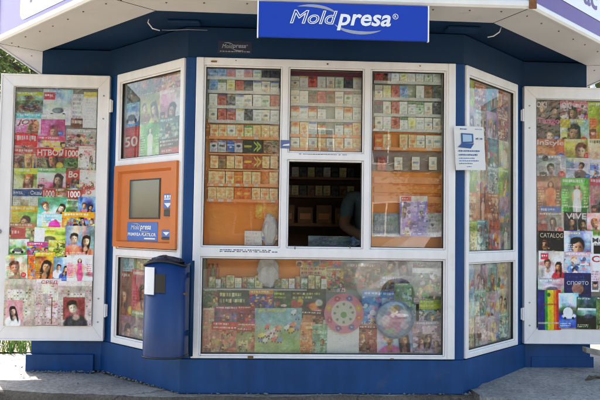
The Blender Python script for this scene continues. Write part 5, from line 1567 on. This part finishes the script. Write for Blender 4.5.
def onterm(x0, y0, x1, y1, d0, d1, m_, name, bevel=.0015):
    a = (PL.at(x0, y0, d1)[0] + PL.at(x0, y1, d1)[0]) / 2; b_ = (PL.at(x1, y0, d1)[0] + PL.at(x1, y1, d1)[0]) / 2
    z1_ = (PL.at(x0, y0, d1)[1] + PL.at(x1, y0, d1)[1]) / 2; z0_ = (PL.at(x0, y1, d1)[1] + PL.at(x1, y1, d1)[1]) / 2
    mb = MB(); mb.pbox(PL, a, b_, d0, d1, z0_, z1_); return U(mb.build(name, m_, bevel=bevel)), (a, z0_, b_ - a, z1_ - z0_)
onterm(129.2, 179, 160, 219, .0122, .016, BLACK, 'screen_bezel')
onterm(130.5, 180.5, 158.8, 217.5, .0162, .018, SCREEN, 'screen', 0)
TB = mat('terminal_label_blue', (.035, .13, .45), .35)
_, q = onterm(127, 222, 157.5, 241, .0122, .014, TB, 'label_plate')
logo(PL, ((q[0] + q[2] * .14, q[1] + q[3] * .60, q[2] * .30, q[3] * .24), (q[0] + q[2] * .44, q[1] + q[3] * .52, q[2] * .36, q[3] * .29)), .0145, term, U, (WHITE, TB, SIGNGREY), False)
m_ = MB(); text_on(m_, 'PRIMIREA PLATILOR', PL, q[0] + q[2] * .04, q[1] + q[3] * .26, q[2] * .92, q[3] * .17, .0155, 0, .02); U(m_.build('lettering', WHITE))
m_ = MB(); m_.pbox(PL, q[0] + q[2] * .58, q[0] + q[2] * .93, .0142, .0148, q[1] + q[3] * .10, q[1] + q[3] * .17); U(m_.build('small_print', WHITE))
_, q = onterm(163.2, 194, 172.8, 208.5, .0122, .020, TB, 'note_sticker')
m_ = MB(); text_on(m_, 'BILL', PL, q[0] + q[2] * .1, q[1] + q[3] * .62, q[2] * .8, q[3] * .22, .0208, 0, .02) if 0 else m_.pbox(PL, q[0] + q[2] * .1, q[0] + q[2] * .9, .0202, .0206, q[1] + q[3] * .62, q[1] + q[3] * .70)
for k in range(3): m_.pbox(PL, q[0] + q[2] * (.12 + .27 * k), q[0] + q[2] * (.30 + .27 * k), .0202, .0206, q[1] + q[3] * .74, q[1] + q[3] * .92)
m_.face([PL.p(q[0] + q[2] * .1, .0206, q[1] + q[3] * .38), PL.p(q[0] + q[2] * .5, .0206, q[1] + q[3] * .06), PL.p(q[0] + q[2] * .9, .0206, q[1] + q[3] * .38)])
U(m_.build('white_print', WHITE))
onterm(163.6, 209.5, 171.6, 216, .0122, .024, BLACK, 'note_slot')
_, q = onterm(161.5, 230, 171, 237, .0122, .020, TB, 'receipt_sticker')
m_ = MB(); m_.face([PL.p(q[0] + q[2] * .15, .0206, q[1] + q[3] * .7), PL.p(q[0] + q[2] * .5, .0206, q[1] + q[3] * .2), PL.p(q[0] + q[2] * .85, .0206, q[1] + q[3] * .7)]); U(m_.build('white_print', WHITE))
onterm(161.2, 237.4, 170.6, 239.5, .0122, .022, BLACK, 'receipt_slot')

# ------------------------------------------------------------------ paper notice taped to the right post
PN = Plane((E_ - .012, -.035), (.93, .37))
q = px_box(PN, 456, 125, 486, 171, .0)
no = empty('paper_notice', PN.p(q[0] + q[2] / 2, 0, q[1])); no.rotation_euler = (0, R(-3), 0)
tag(no, 'white paper notice with laptop picture taped beside the right angled window', 'notice')
def N_(o):
    o.parent = no; o.matrix_parent_inverse = Matrix.Translation(-Vector(PN.p(q[0] + q[2] / 2, 0, q[1]))); return o
mb = MB(); nn_ = 8
for i in range(nn_):
    a, b_ = q[0] + q[2] * i / nn_, q[0] + q[2] * (i + 1) / nn_
    f = lambda s: .006 * math.sin((s - q[0]) / q[2] * math.pi * 1.1)
    mb.face([PN.p(a, f(a), q[1]), PN.p(b_, f(b_), q[1]), PN.p(b_, f(b_), q[1] + q[3]), PN.p(a, f(a), q[1] + q[3])])
N_(mb.build('sheet', mat('white_paper', (.72, .71, .68), .8, var=.04), smooth=True))
INK = SIGNBLUE_D
W_ = lambda u: q[0] + q[2] * u
Z_ = lambda v: q[1] + q[3] * v
mb = MB(); LD = .0078
mb.face([PN.p(W_(.20), LD, Z_(.60)), PN.p(W_(.60), LD, Z_(.62)), PN.p(W_(.60), LD, Z_(.83)), PN.p(W_(.20), LD, Z_(.84))])
mb.face([PN.p(W_(.08), LD + .0004, Z_(.52)), PN.p(W_(.50), LD + .0004, Z_(.49)), PN.p(W_(.62), LD + .0004, Z_(.61)), PN.p(W_(.20), LD + .0004, Z_(.60))])
N_(mb.build('laptop_picture', mat('printed_laptop_blue', (.012, .07, .26), .5)))
mb = MB(); mb.face([PN.p(W_(.25), LD + .0003, Z_(.64)), PN.p(W_(.55), LD + .0003, Z_(.655)), PN.p(W_(.55), LD + .0003, Z_(.80)), PN.p(W_(.25), LD + .0003, Z_(.81))])
N_(mb.build('screen_picture', mat('printed_pale_blue', (.35, .5, .62), .5)))
mbs = {}; rr = random.Random(8)
for (v, h_, x0, x1, big) in ((.92, .03, .18, .40, 1), (.93, .015, .68, .9, 0), (.70, .04, .68, .78, 1), (.70, .04, .82, .92, 1), (.42, .032, .1, .8, 1), (.33, .035, .1, .72, 1), (.26, .02, .1, .62, 0), (.20, .02, .1, .75, 0), (.14, .02, .1, .55, 0), (.07, .015, .35, .5, 0)):
    u = x0
    while u < x1:
        w = rr.uniform(.02, .06); mbs.setdefault('printed_lines' if v < .5 else 'printed_heading' if v > .9 and x0 < .5 else 'small_print' if v > .9 else 'small_picture' if x0 < .75 else 'small_picture_', MB()).pbox(PN, W_(u), W_(min(u + w, x1)), LD, LD + .0003, Z_(v), Z_(v + h_ * rr.uniform(.7, 1))); u += w + .018
PINK_ = mat('printed_blue_ink', (.02, .09, .28), .6)
for k_, m_ in mbs.items(): N_(m_.build(k_.rstrip('_'), PINK_))

# ------------------------------------------------------------------ litter bin hung on the left corner post
bx_, bw_ = PC.at(165.5, 300, .10)[0], .0
Pb = Plane((bx_, -.145), (1, -.18))
zb_ = Pb.at(165, 357, .0)[1]; zt_ = Pb.at(165, 264, .0)[1]
hw = .122
binr = empty('litter_bin', Pb.p(0, 0, zb_)); tag(binr, 'tall blue metal litter bin hung on the left corner of the kiosk', 'litter bin')
Bn = lambda o: under(o, binr)
prof_ = []
for k in range(13):
    w = R(180 + k * 15); prof_.append((hw * math.cos(w) * 1.0, -.075 * math.sin(w)))
prof_ = [(-hw, -.09)] + [(s, d - .0) for s, d in prof_] + [(hw, -.09)]
rim = lambda s: zt_ + .030 * (1 - (s / hw) ** 2) - .012
mb = MB(); n = len(prof_)
for s, d in prof_: mb.v.append(tuple(Pb.p(s, d, zb_)))
for s, d in prof_: mb.v.append(tuple(Pb.p(s, d, rim(s) if d > -.08 else rim(s) + .01)))
for k in range(n):
    l = (k + 1) % n
    mb.f.append((k, l, n + l, n + k)); mb.mi.append(0)
mb.f.append(tuple(range(n))); mb.mi.append(0)
BINB = mat('bin_blue_paint', (.0012, .030, .13), .4, var=.22, scale=5, dirt=((.07, .08, .09), 7, .60, .5), bump=.16, bscale=14)
bd_ = mb.build('body', BINB, smooth=True); bd_.data.set_sharp_from_angle(angle=R(40)); Bn(bd_)
sm = bd_.modifiers.new('shell', 'SOLIDIFY'); sm.thickness = .006
m2 = MB(); m2.tube([Pb.p(s * 1.015, d * 1.02 if d > -.08 else d, rim(s) + (.002 if d > -.08 else .012)) for s, d in prof_], .007, 6); Bn(m2.build('rim', BLACK, smooth=True))
m2 = MB(); m2.tube([Pb.p(s * 1.01, d * 1.02 if d > -.08 else d, zb_ + .004) for s, d in prof_], .006, 6); Bn(m2.build('foot_rim', BLACK, smooth=True))
def on_bin(x0, y0, x1, y1, out, m_, name):
    a, z1_ = Pb.at(x0, y0, .06); b_, z0_ = Pb.at(x1, y1, .06)
    mb = MB(); k = 6
    fd = lambda s: .075 * math.sqrt(max(0, 1 - min(1, (s / hw) ** 2))) + out
    for i in range(k):
        u, v = a + (b_ - a) * i / k, a + (b_ - a) * (i + 1) / k
        mb.hexa([Pb.p(u, fd(u) - .010, z0_), Pb.p(v, fd(v) - .010, z0_), Pb.p(v, fd(v), z0_), Pb.p(u, fd(u), z0_), Pb.p(u, fd(u) - .010, z1_), Pb.p(v, fd(v) - .010, z1_), Pb.p(v, fd(v), z1_), Pb.p(u, fd(u), z1_)])
    return Bn(mb.build(name, m_))
on_bin(144.5, 267, 155, 294.5, .012, WHITE, 'white_plate')
on_bin(156, 274, 166, 293, .0035, BLACK, 'ash_slot')
mb = MB(); mb.tube([Pb.p(hw + .028, -.05, zb_ - .0), Pb.p(hw + .028, -.05, zt_ + .02)], .012, 8); Bn(mb.build('hanging_post', BLUE_DARK, smooth=True))
mb = MB()
for z in (zb_ + .12, zt_ - .08): mb.pbox(Pb, hw - .002, hw + .018, -.06, -.04, z, z + .03)
Bn(mb.build('bracket', BLUE_DARK))
mb = MB(); mb.tube([Pb.p(hw - .004, .012, zt_ - .17), Pb.p(hw + .012, .012, zt_ - .17)], .007, 8); Bn(mb.build('rivet', RUST))
crumple(Pb, 165, 255, 268, 34, -.03, mat('dark_rubbish_bag', (.014, .018, .035), .3, var=.4, scale=30), 'rubbish_bag', 'dark rubbish bag bulging from the top of the blue bin', 'bag', 12)

# ------------------------------------------------------------------ shop keeper behind the hatch
SKIN = mat('skin', (.36, .20, .13), .5, var=.06)
SHIRT = mat('blue_teal_shirt', (.15, .25, .33), .85, var=.15, scale=30)
HAIR = mat('dark_hair', (.02, .014, .01), .6, var=.3, scale=60)
JEANS = mat('dark_trousers', (.02, .025, .05), .85)
def skin_body(name, joints, edges, mats, root, pick, sub=2):
    me = bpy.data.meshes.new(name)
    me.from_pydata([j[0] for j in joints], edges, [])
    o = bpy.data.objects.new(name, me); COL.objects.link(o)
    sk = o.modifiers.new('skin', 'SKIN'); sk.use_smooth_shade = True
    if not me.skin_vertices: me.attributes.new('skin', 'FLOAT', 'POINT') if 0 else None
    bm = bmesh.new(); bm.from_mesh(me); lay = bm.verts.layers.skin.verify()
    for i, v in enumerate(bm.verts):
        v[lay].radius = joints[i][1] if isinstance(joints[i][1], tuple) else (joints[i][1],) * 2
        v[lay].use_root = (i == root)
    bm.to_mesh(me); bm.free()
    ss = o.modifiers.new('smooth', 'SUBSURF'); ss.levels = sub; ss.render_levels = sub
    dg = bpy.context.evaluated_depsgraph_get()
    m2 = bpy.data.meshes.new_from_object(o.evaluated_get(dg))
    bpy.data.objects.remove(o)
    m2.materials.clear()
    for q_ in mats: m2.materials.append(q_)
    for p in m2.polygons:
        p.material_index = pick(p.center); p.use_smooth = True
    o = bpy.data.objects.new(name, m2); COL.objects.link(o)
    return o
hx, hy = .475, 1.12                                                # pelvis
J = [((hx, hy, .62), (.15, .12)), ((hx, hy, .80), (.14, .11)), ((hx - .01, hy - .02, 1.0), (.15, .11)), ((hx - .02, hy - .04, 1.18), (.16, .10)), ((hx - .03, hy - .05, 1.30), (.075, .07)), ((hx - .04, hy - .09, 1.38), (.052, .052)),
     ((hx - .05, hy - .12, 1.46), (.075, .085)), ((hx - .05, hy - .13, 1.57), (.078, .092)), ((hx - .05, hy - .12, 1.63), (.05, .055)),
     ((hx - .20, hy - .10, 1.26), .062), ((hx - .26, hy - .20, 1.02), .048), ((hx - .10, hy - .36, .93), .036), ((hx - .03, hy - .42, .90), .026),
     ((hx + .17, hy - .04, 1.26), .062), ((hx + .24, hy - .12, 1.02), .048), ((hx + .10, hy - .32, .92), .036), ((hx + .04, hy - .40, .90), .026),
     ((hx - .09, hy - .02, .58), .085), ((hx - .10, hy - .40, .56), .068), ((hx - .10, hy - .42, .12), .045), ((hx + .09, hy - .02, .58), .085), ((hx + .10, hy - .40, .56), .068), ((hx + .10, hy - .42, .12), .045)]
Eg = [(0, 1), (1, 2), (2, 3), (3, 4), (4, 5), (5, 6), (6, 7), (7, 8), (3, 9), (9, 10), (10, 11), (11, 12), (3, 13), (13, 14), (14, 15), (15, 16), (0, 17), (17, 18), (18, 19), (0, 20), (20, 21), (21, 22)]
def handj(j, wrist, tipdir):
    w = Vector(wrist); t = Vector(tipdir).normalized(); side = Vector((t.y, -t.x, 0)).normalized()
    for k in range(5):
        off = (-1.5 + k) * .018 if k < 4 else -.038
        ln = [.062, .075, .07, .055, .05][k]
        a = w + t * (.075 if k < 4 else .03) + side * off
        b_ = a + t * ln * .6 + Vector((0, 0, -.006)) + (side * -.012 if k == 4 else Vector())
        c = b_ + t * ln * .35 + Vector((0, 0, -.018))
        i = len(J); J.extend([(tuple(a), .0095), (tuple(b_), .0085), (tuple(c), .0075)]); Eg.extend([(j, i), (i, i + 1), (i + 1, i + 2)])
handj(12, J[12][0], (.75, -.5, -.1)); handj(16, J[16][0], (-.75, -.5, -.1))
def pick(c):
    if c.z > 1.335: return 0
    if c.z < .70: return 2
    arm = abs(c.x - hx) > .155 or c.y < hy - .2
    if c.z < 1.10 and arm and (c.y < hy - .14 or abs(c.x - hx) > .2): return 0
    return 1
person = skin_body('person', J, Eg, [SKIN, SHIRT, JEANS], 0, pick)
tag(person, 'shop keeper in a blue short-sleeved shirt sitting in the dim kiosk behind the hatch', 'person')
hc = Vector((hx - .05, hy - .13, 1.545))
bm = bmesh.new(); bmesh.ops.create_uvsphere(bm, u_segments=24, v_segments=16, radius=1)
for v in bm.verts: v.co = Vector((v.co.x * .096, v.co.y * .112 + .014, v.co.z * .125 + .012))
bmesh.ops.delete(bm, geom=[f for f in bm.faces if f.calc_center_median().y < -.035 and f.calc_center_median().z < .075], context='FACES')
for v in bm.verts: v.co += hc
me = bpy.data.meshes.new('hair'); bm.to_mesh(me); bm.free(); me.materials.append(HAIR)
for p in me.polygons: p.use_smooth = True
hr = bpy.data.objects.new('hair', me); COL.objects.link(hr); hr.parent = person
mb = MB()
for s in (-1, 1):
    mb.tube([hc + Vector((s * .032, -.088, .0)), hc + Vector((s * .032, -.100, .0))], .010, 8)
ey = mb.build('eyes', BLACK, person)
mb = MB(); mb.tube([hc + Vector((0, -.09, .01)), hc + Vector((0, -.118, -.028)), hc + Vector((0, -.095, -.036))], [.007, .013, .008], 8); mb.build('nose', SKIN, person, smooth=True)
mb = MB(); mb.tube([hc + Vector((-.024, -.088, -.062)), hc + Vector((0, -.097, -.060)), hc + Vector((.024, -.088, -.062))], [.003, .007, .003], 8); mb.build('mouth', mat('lips', (.28, .10, .08), .5), person, smooth=True)
st_ = empty('stool', (hx, hy + .02, .05)); tag(st_, 'dark stool under the shop keeper inside the kiosk', 'stool')
mb = MB(); mb.tube([(hx, hy + .02, .46), (hx, hy + .02, .49)], .19, 20); under(mb.build('seat', BLACK, bevel=.004), st_)
for k in range(4):
    w = R(45 + 90 * k); mb = MB(); mb.tube([(hx + .13 * math.cos(w), hy + .02 + .13 * math.sin(w), .459), (hx + .17 * math.cos(w), hy + .02 + .17 * math.sin(w), .051)], .012, 8); under(mb.build('leg', GREYM), st_)
# things on the counter
card((308, 236, 350, 247), -.47, 'plain', '5c6c70', '98a0a0', D(n=2, lk=.3, thick=.02), 'greyish flat tray on the counter inside the hatch', 'tray', 'tray')
crumple(Plane((0, .5), (1, 0)), 353, 237, 247, 15, 0, mat('pale_blue_bag', (.25, .34, .46), .4, var=.2, scale=25), 'cloth_bundle', 'pale blue crumpled cloth at the right end of the hatch sill', 'cloth', 8)

# ------------------------------------------------------------------ surroundings
def leaf_mat(name, c, var=.5):
    m = bpy.data.materials.new(name); m.use_nodes = True
    nt = m.node_tree; b = nt.nodes['Principled BSDF']; b.inputs['Roughness'].default_value = .55
    a = nt.nodes.new('ShaderNodeAttribute'); a.attribute_name = 'Col'
    mu = nt.nodes.new('ShaderNodeMixRGB'); mu.blend_type = 'MULTIPLY'; mu.inputs['Fac'].default_value = 1
    nt.links.new(a.outputs['Color'], mu.inputs['Color1']); mu.inputs['Color2'].default_value = (*c, 1)
    nt.links.new(mu.outputs['Color'], b.inputs['Base Color'])
    tr = nt.nodes.new('ShaderNodeBsdfTranslucent'); nt.links.new(mu.outputs['Color'], tr.inputs[0])
    mx = nt.nodes.new('ShaderNodeMixShader'); mx.inputs[0].default_value = .3
    nt.links.new(b.outputs[0], mx.inputs[1]); nt.links.new(tr.outputs[0], mx.inputs[2])
    nt.links.new(mx.outputs[0], nt.nodes['Material Output'].inputs[0])
    return m
LEAF = leaf_mat('tree_leaf', (.085, .13, .035))
LEAF2 = leaf_mat('lighter_leaf', (.13, .17, .04))
GRASSM = leaf_mat('grass_blade', (.05, .10, .014))
BARK = mat('bark', (.10, .075, .05), .9, var=.35, scale=14, bump=.6, bscale=30)
def quads_mesh(name, cen, nrm, size, colr, m_, asp=1.5):
    n = len(cen)
    t = np.cross(nrm, np.array([.3, .5, .8])); t /= np.linalg.norm(t, axis=1, keepdims=True) + 1e-9
    u = np.cross(nrm, t)
    a = size[:, None]
    V = np.stack([cen - t * a * asp, cen - u * a * .55, cen + t * a * asp, cen + u * a * .55], 1).reshape(-1, 3)
    me = bpy.data.meshes.new(name)
    me.from_pydata(V.tolist(), [], np.arange(4 * n).reshape(n, 4).tolist())
    at = me.color_attributes.new('Col', 'FLOAT_COLOR', 'POINT')
    c = np.repeat(np.concatenate([colr, np.ones((n, 1))], 1), 4, 0)
    at.data.foreach_set('color', c.astype(np.float32).ravel())
    me.materials.append(m_)
    return me
def make_tree(seed, h, r, nclump, per, leaf, ls, label, loc, low=.25):
    rng = np.random.default_rng(seed); rr = random.Random(seed)
    root = empty('tree', loc); tag(root, label, 'tree')
    mb = MB(); top = h * .75
    trunk = [Vector((math.sin(i * 1.3 + seed) * .06 * i, math.cos(i * 1.7) * .05 * i, top * i / 5)) for i in range(6)]
    mb.tube(trunk, [h * .028 * (1 - .14 * i) for i in range(6)], 10)
    t = mb.build('trunk', BARK, root, smooth=True)
    limbs = []
    for k in range(9):
        w = rr.uniform(0, 6.28); z0 = rr.uniform(.28, .7) * h; p0 = Vector((0, 0, z0))
        i = min(4, int(z0 / top * 5)); p0 = trunk[i].lerp(trunk[i + 1], (z0 / top * 5) - i)
        p1 = p0 + Vector((math.cos(w), math.sin(w), rr.uniform(.3, .9))) * r * .5; p2 = p1 + Vector((math.cos(w + .4), math.sin(w + .4), .6)) * r * .35
        mb = MB(); mb.tube([p0, p1, p2], [h * .011, h * .007, h * .003], 6); mb.build('limb', BARK, t, smooth=True); limbs.append(p2)
    cen = []
    for k in range(nclump):
        th = rng.uniform(0, 2 * math.pi); ph = rng.uniform(-1, 1); q = rng.uniform(.35, 1) ** .5
        zc = h * (low + 1) / 2; rz = h * (1 - low) / 2
        cen.append((math.cos(th) * math.sqrt(1 - ph * ph) * r * q * rng.uniform(.8, 1.15), math.sin(th) * math.sqrt(1 - ph * ph) * r * q * rng.uniform(.8, 1.15), zc + ph * rz * q))
    cen = np.array(cen)
    cr = rng.uniform(.10, .24, nclump) * r
    br = rng.uniform(.6, 1.35, nclump); wm = rng.uniform(.85, 1.25, nclump)
    P_ = np.repeat(cen, per, 0) + rng.normal(0, 1, (nclump * per, 3)) * np.repeat(cr, per)[:, None] * .55
    N2 = rng.normal(0, 1, P_.shape) + np.array([0, 0, .7]); N2 /= np.linalg.norm(N2, axis=1, keepdims=True)
    b_ = np.repeat(br, per) * rng.uniform(.75, 1.25, len(P_))
    C_ = np.stack([b_ * np.repeat(wm, per), b_, b_ * .9], 1)
    me = quads_mesh('crown', P_, N2, rng.uniform(.6, 1.2, len(P_)) * ls, C_, leaf)
    o = bpy.data.objects.new('crown', me); COL.objects.link(o); o.parent = root
    return root
def copy_tree(root, loc, rz, s, label):
    c = root.copy(); COL.objects.link(c); c.location = loc; c.rotation_euler = (0, 0, rz); c.scale = (s, s, s); c['label'] = label
    for ch in list(root.children):
        d = ch.copy(); COL.objects.link(d); d.parent = c
        for g in list(ch.children):
            e = g.copy(); COL.objects.link(e); e.parent = d
    return c
t1 = make_tree(3, 7.6, 3.0, 520, 80, LEAF, .05, 'leafy green tree standing behind the left end of the kiosk', (-6.3, 12.2, 0), .08)
copy_tree(t1, (-11.5, 20.0, 0), 2.1, 1.2, 'taller green tree further back behind the left end of the kiosk')
copy_tree(t1, (4.9, 8.4, 0), 4.0, .75, 'dark tree behind the right end of the kiosk, left of the white post')
copy_tree(t1, (8.0, 11.0, 0), 1.2, .9, 'dark tree at the right edge beyond the white post')
# trees and street behind the photographer, mirrored in the panes
t2 = make_tree(8, 8.2, 3.0, 340, 50, LEAF2, .07, 'light green street tree across the road, mirrored in the left panes', (-7.5, -17.5, -.45), .2)
for i, (x, y, s, w) in enumerate(((-2.6, -19.5, .85, 'left'), (6.4, -18.5, .95, 'right'), (12.5, -16.0, 1.1, 'far right'), (9.5, -8.5, .9, 'near right'), (-11, -11.0, 1.0, 'near left'))):
    copy_tree(t2, (x, y, -.45), i * 1.3, s, f"street tree across the road at the {w}, mirrored in the panes")
# pale block across the road
BW = mat('pale_render', (.34, .31, .26), .85, var=.08, scale=1.5)
bl = empty('apartment_block', (3, -27, -.45)); tag(bl, 'pale apartment block across the road, mirrored in the panes', 'building')
Pf = Plane((3, -24), (-1, 0))
mb = MB(); mb.box(-9, 15, -34, -24, -.45, 7.2); under(mb.build('wall', BW), bl)
mb = MB(); mb.box(-9.3, 15.3, -34.3, -23.7, 7.201, 7.5); under(mb.build('roof', ROOFM), bl)
for i in range(8):
    for j in range(2):
        x = -7.6 + i * 2.9; z = .7 + j * 3.1
        mb = MB(); mb.box(x, x + 1.3, -24.03, -23.985, z, z + 1.5); w = under(mb.build('window', PVC), bl)
        mb = MB(); mb.box(x + .07, x + .62, -23.984, -23.98, z + .07, z + 1.43); mb.box(x + .68, x + 1.23, -23.984, -23.98, z + .07, z + 1.43)
        p_ = mb.build('pane', SCREEN, w)
# parked car on the road behind the photographer
CARP = mat('silver_car_paint', (.74, .75, .77), .14, metal=.35, var=.03)
TYRE = mat('tyre_rubber', (.02, .02, .02), .8)
car = empty('parked_car', (1.9, -8.4, -.446)); tag(car, 'silver hatchback parked on the road facing the kiosk, mirrored in the panes', 'car')
def carp(pts, y0, y1, tuck, m_, name, parent=None, bevel=.09):
    mb = MB(); n = len(pts)
    for y, k in ((y0, 1), (y1, 1)):
        for x, z in pts:
            t = tuck * max(0, z - .85)
            mb.v.append((1.9 + x, -8.4 + (y + t if y < 0 else y - t), -.446 + z))
    for i in range(n):
        j = (i + 1) % n; mb.f.append((i, j, n + j, n + i)); mb.mi.append(0)
    mb.f.append(tuple(range(n))); mb.mi.append(0); mb.f.append(tuple(range(2 * n - 1, n - 1, -1))); mb.mi.append(0)
    o = mb.build(name, m_, parent, bevel=bevel, segs=3, smooth=False); return o
body = carp([(-2.05, .35), (-2.1, .6), (-2.02, .86), (-1.55, .95), (-.95, 1.38), (-.1, 1.46), (.75, 1.42), (1.7, 1.05), (2.05, .92), (2.1, .6), (2.0, .3), (-1.9, .24)], -.84, .84, .32, CARP, 'body'); under(body, car)
for sg in (-1, 1):
    for pts in ([(-.92, .98), (-.70, 1.32), (-.06, 1.39), (-.06, .98)], [(.0, .98), (.0, 1.39), (.70, 1.35), (1.25, 1.02)]):
        mb = MB(); mb.face([(1.9 + x, -8.4 + sg * (.845 - .32 * max(0, z - .85)), -.446 + z) for x, z in pts]); under(mb.build('side_window', SCREEN), car)
mb = MB()
mb.face([(1.9 + 1.66, -8.4 - .68, -.446 + 1.075), (1.9 + 1.66, -8.4 + .68, -.446 + 1.075), (1.9 + .84, -8.4 + .60, -.446 + 1.392), (1.9 + .84, -8.4 - .60, -.446 + 1.392)]); under(mb.build('windscreen', SCREEN), car)
for x in (-1.3, 1.35):
    for sg in (-1, 1):
        mb = MB(); mb.tube([(1.9 + x, -8.4 + sg * .68, -.446 + .31), (1.9 + x, -8.4 + sg * .86, -.446 + .31)], .31, 24)
        w = under(mb.build('wheel', TYRE), car)
        mb = MB(); mb.tube([(1.9 + x, -8.4 + sg * .861, -.446 + .31), (1.9 + x, -8.4 + sg * .868, -.446 + .31)], .19, 16); mb.build('rim', CHROME, w).matrix_parent_inverse = w.matrix_world.inverted()
for sg in (-1, 1):
    mb = MB(); mb.box(1.9 + 2.06, 1.9 + 2.11, -8.4 + min(sg * .45, sg * .78), -8.4 + max(sg * .45, sg * .78), -.446 + .66, -.446 + .82); under(mb.build('headlight', WHITE, bevel=.01), car)
car.location.x += 1.35
# white post seen past the right end
PW = Plane((0, 5.6), (1, 0)); s, z = PW.at(592.5, 82, 0)
mb = MB(); mb.tube([(s, 5.6, 0), (s, 5.6, z + .12)], .035, 10); po_ = mb.build('signpost', WHITE, smooth=True); tag(po_, 'slim white post standing behind the right end of the kiosk', 'post')

# grass behind the left end
rng = np.random.default_rng(5)
n = 9000
P_ = np.stack([rng.uniform(-7, -2.02, n), 1.22 + 4.6 * rng.random(n) ** 1.4, np.zeros(n)], 1)
P_[:, 2] = .02
hgt_ = rng.uniform(.04, .16, n)
ang = rng.uniform(0, 6.28, n); lean = rng.normal(0, .4, (n, 2)) * hgt_[:, None]
wv = np.stack([np.cos(ang), np.sin(ang), np.zeros(n)], 1) * .007
tip = P_ + np.concatenate([lean, hgt_[:, None]], 1)
V = np.stack([P_ - wv - [0, 0, .03], P_ + wv - [0, 0, .03], tip], 1).reshape(-1, 3)
me = bpy.data.meshes.new('grass'); me.from_pydata(V.tolist(), [], np.arange(3 * n).reshape(n, 3).tolist())
at = me.color_attributes.new('Col', 'FLOAT_COLOR', 'POINT')
c = np.repeat(np.stack([rng.uniform(.6, 1.5, n), rng.uniform(.7, 1.3, n), rng.uniform(.5, 1.2, n), np.ones(n)], 1), 3, 0)
at.data.foreach_set('color', c.astype(np.float32).ravel()); me.materials.append(GRASSM)
o = bpy.data.objects.new('grass', me); COL.objects.link(o); tag(o, 'sunlit short grass behind the left end of the kiosk', 'grass', kind='stuff')
mb = MB(); mb.face([(-7.2, 1.25, .006), (-2.0, 1.25, .006), (-2.0, 6.2, .006), (-7.2, 6.2, .006)]); tag(mb.build('lawn_ground', SOIL), kind='structure')

# crumbs of mortar, stones and dry leaves along the foot of the kiosk
def rubble(name, pts, smin, smax, m_, label):
    rr = random.Random(len(pts)); mb = MB()
    for (x, y, z) in pts:
        k = rr.uniform(smin, smax); b = len(mb.v)
        vs = []
        for i in range(6):
            d_ = [(1, 0, 0), (-1, 0, 0), (0, 1, 0), (0, -1, 0), (0, 0, 1), (0, 0, -1)][i]
            vs.append((x + (d_[0] + rr.uniform(-.35, .35)) * k, y + (d_[1] + rr.uniform(-.35, .35)) * k, z + (d_[2] + rr.uniform(-.3, .3)) * k * .6))
        mb.v += vs
        for q_ in ((0, 2, 4), (2, 1, 4), (1, 3, 4), (3, 0, 4), (2, 0, 5), (1, 2, 5), (3, 1, 5), (0, 3, 5)):
            mb.f.append(tuple(b + i for i in q_)); mb.mi.append(0)
    tag(mb.build(name, m_), label, name.replace('_', ' '), kind='stuff')
rr = random.Random(31)
pts = []
for i in range(90):
    t = rr.random()
    pts.append((-SIDE + (SIDE - FAR) * t + rr.gauss(0, .02), SET - .055 - abs(rr.gauss(0, .03)), .008))
for i in range(120):
    t = rr.random(); s = -1 if rr.random() < .5 else 1
    pts.append((s * (E_ + (FAR - E_) * t) , SET * t - .02 - abs(rr.gauss(0, .025)), .006))
for i in range(40):
    pts.append((rr.uniform(-.86, .86), -.02 - abs(rr.gauss(0, .012)), .004))
rubble('mortar_crumbs', pts, .003, .011, mat('mortar', (.17, .155, .13), .9, var=.3, scale=20), 'crumbs of mortar along the foot of the kiosk')
pts = [(rr.uniform(-3.2, 3.2), rr.uniform(-.25, .6) if rr.random() < .7 else rr.uniform(.6, 2), .004) for i in range(420)]
pts = [p for p in pts if not (abs(p[0]) < FAR and p[1] > max(0, abs(p[0]) - E_) - .03) and not (abs(p[0]) < 2.0 and p[1] > .55) and not (p[1] < .0 and p[0] < .95)]
pts = [(x, y, .024 if x > .95 else z) for x, y, z in pts]
rubble('gravel', pts, .003, .010, mat('gravel_stone', (.24, .22, .2), .9, var=.4, scale=30), 'small loose stones scattered on the pavement')

# weathered plank and dark sticks by the right edge
PK = Plane((0, .40), (1, 0))
a = PK.at(585.5, 347.5, 0); b_ = PK.at(606, 353, 0)
mb = MB(); mb.hexa([(a[0], .39, a[1] - .035), (b_[0] + .35, .30, b_[1] - .10), (b_[0] + .35, .36, b_[1] - .10), (a[0], .45, a[1] - .035), (a[0], .39, a[1]), (b_[0] + .35, .30, b_[1] - .06), (b_[0] + .35, .36, b_[1] - .06), (a[0], .45, a[1])])
tag(mb.build('wooden_plank', GREYWOOD, bevel=.003), 'weathered grey plank leaning under the right shutter', 'plank')
for i, (x0, y0, x1, y1) in enumerate(((588, 374, 606, 370), (586, 377, 596, 373.5))):
    p0 = PK.at(x0, y0, .15); p1 = PK.at(x1, y1, .15)
    mb = MB(); mb.tube([PK.p(p0[0], .15, .03), PK.p((p0[0] + p1[0]) / 2, .13, .052), PK.p(p1[0] + .05, .11, .036)], [.006, .008, .004], 6)
    tag(mb.build('stick', BARK, smooth=True), f"dark {'longer' if i == 0 else 'shorter'} stick on the concrete under the grey plank", 'stick')
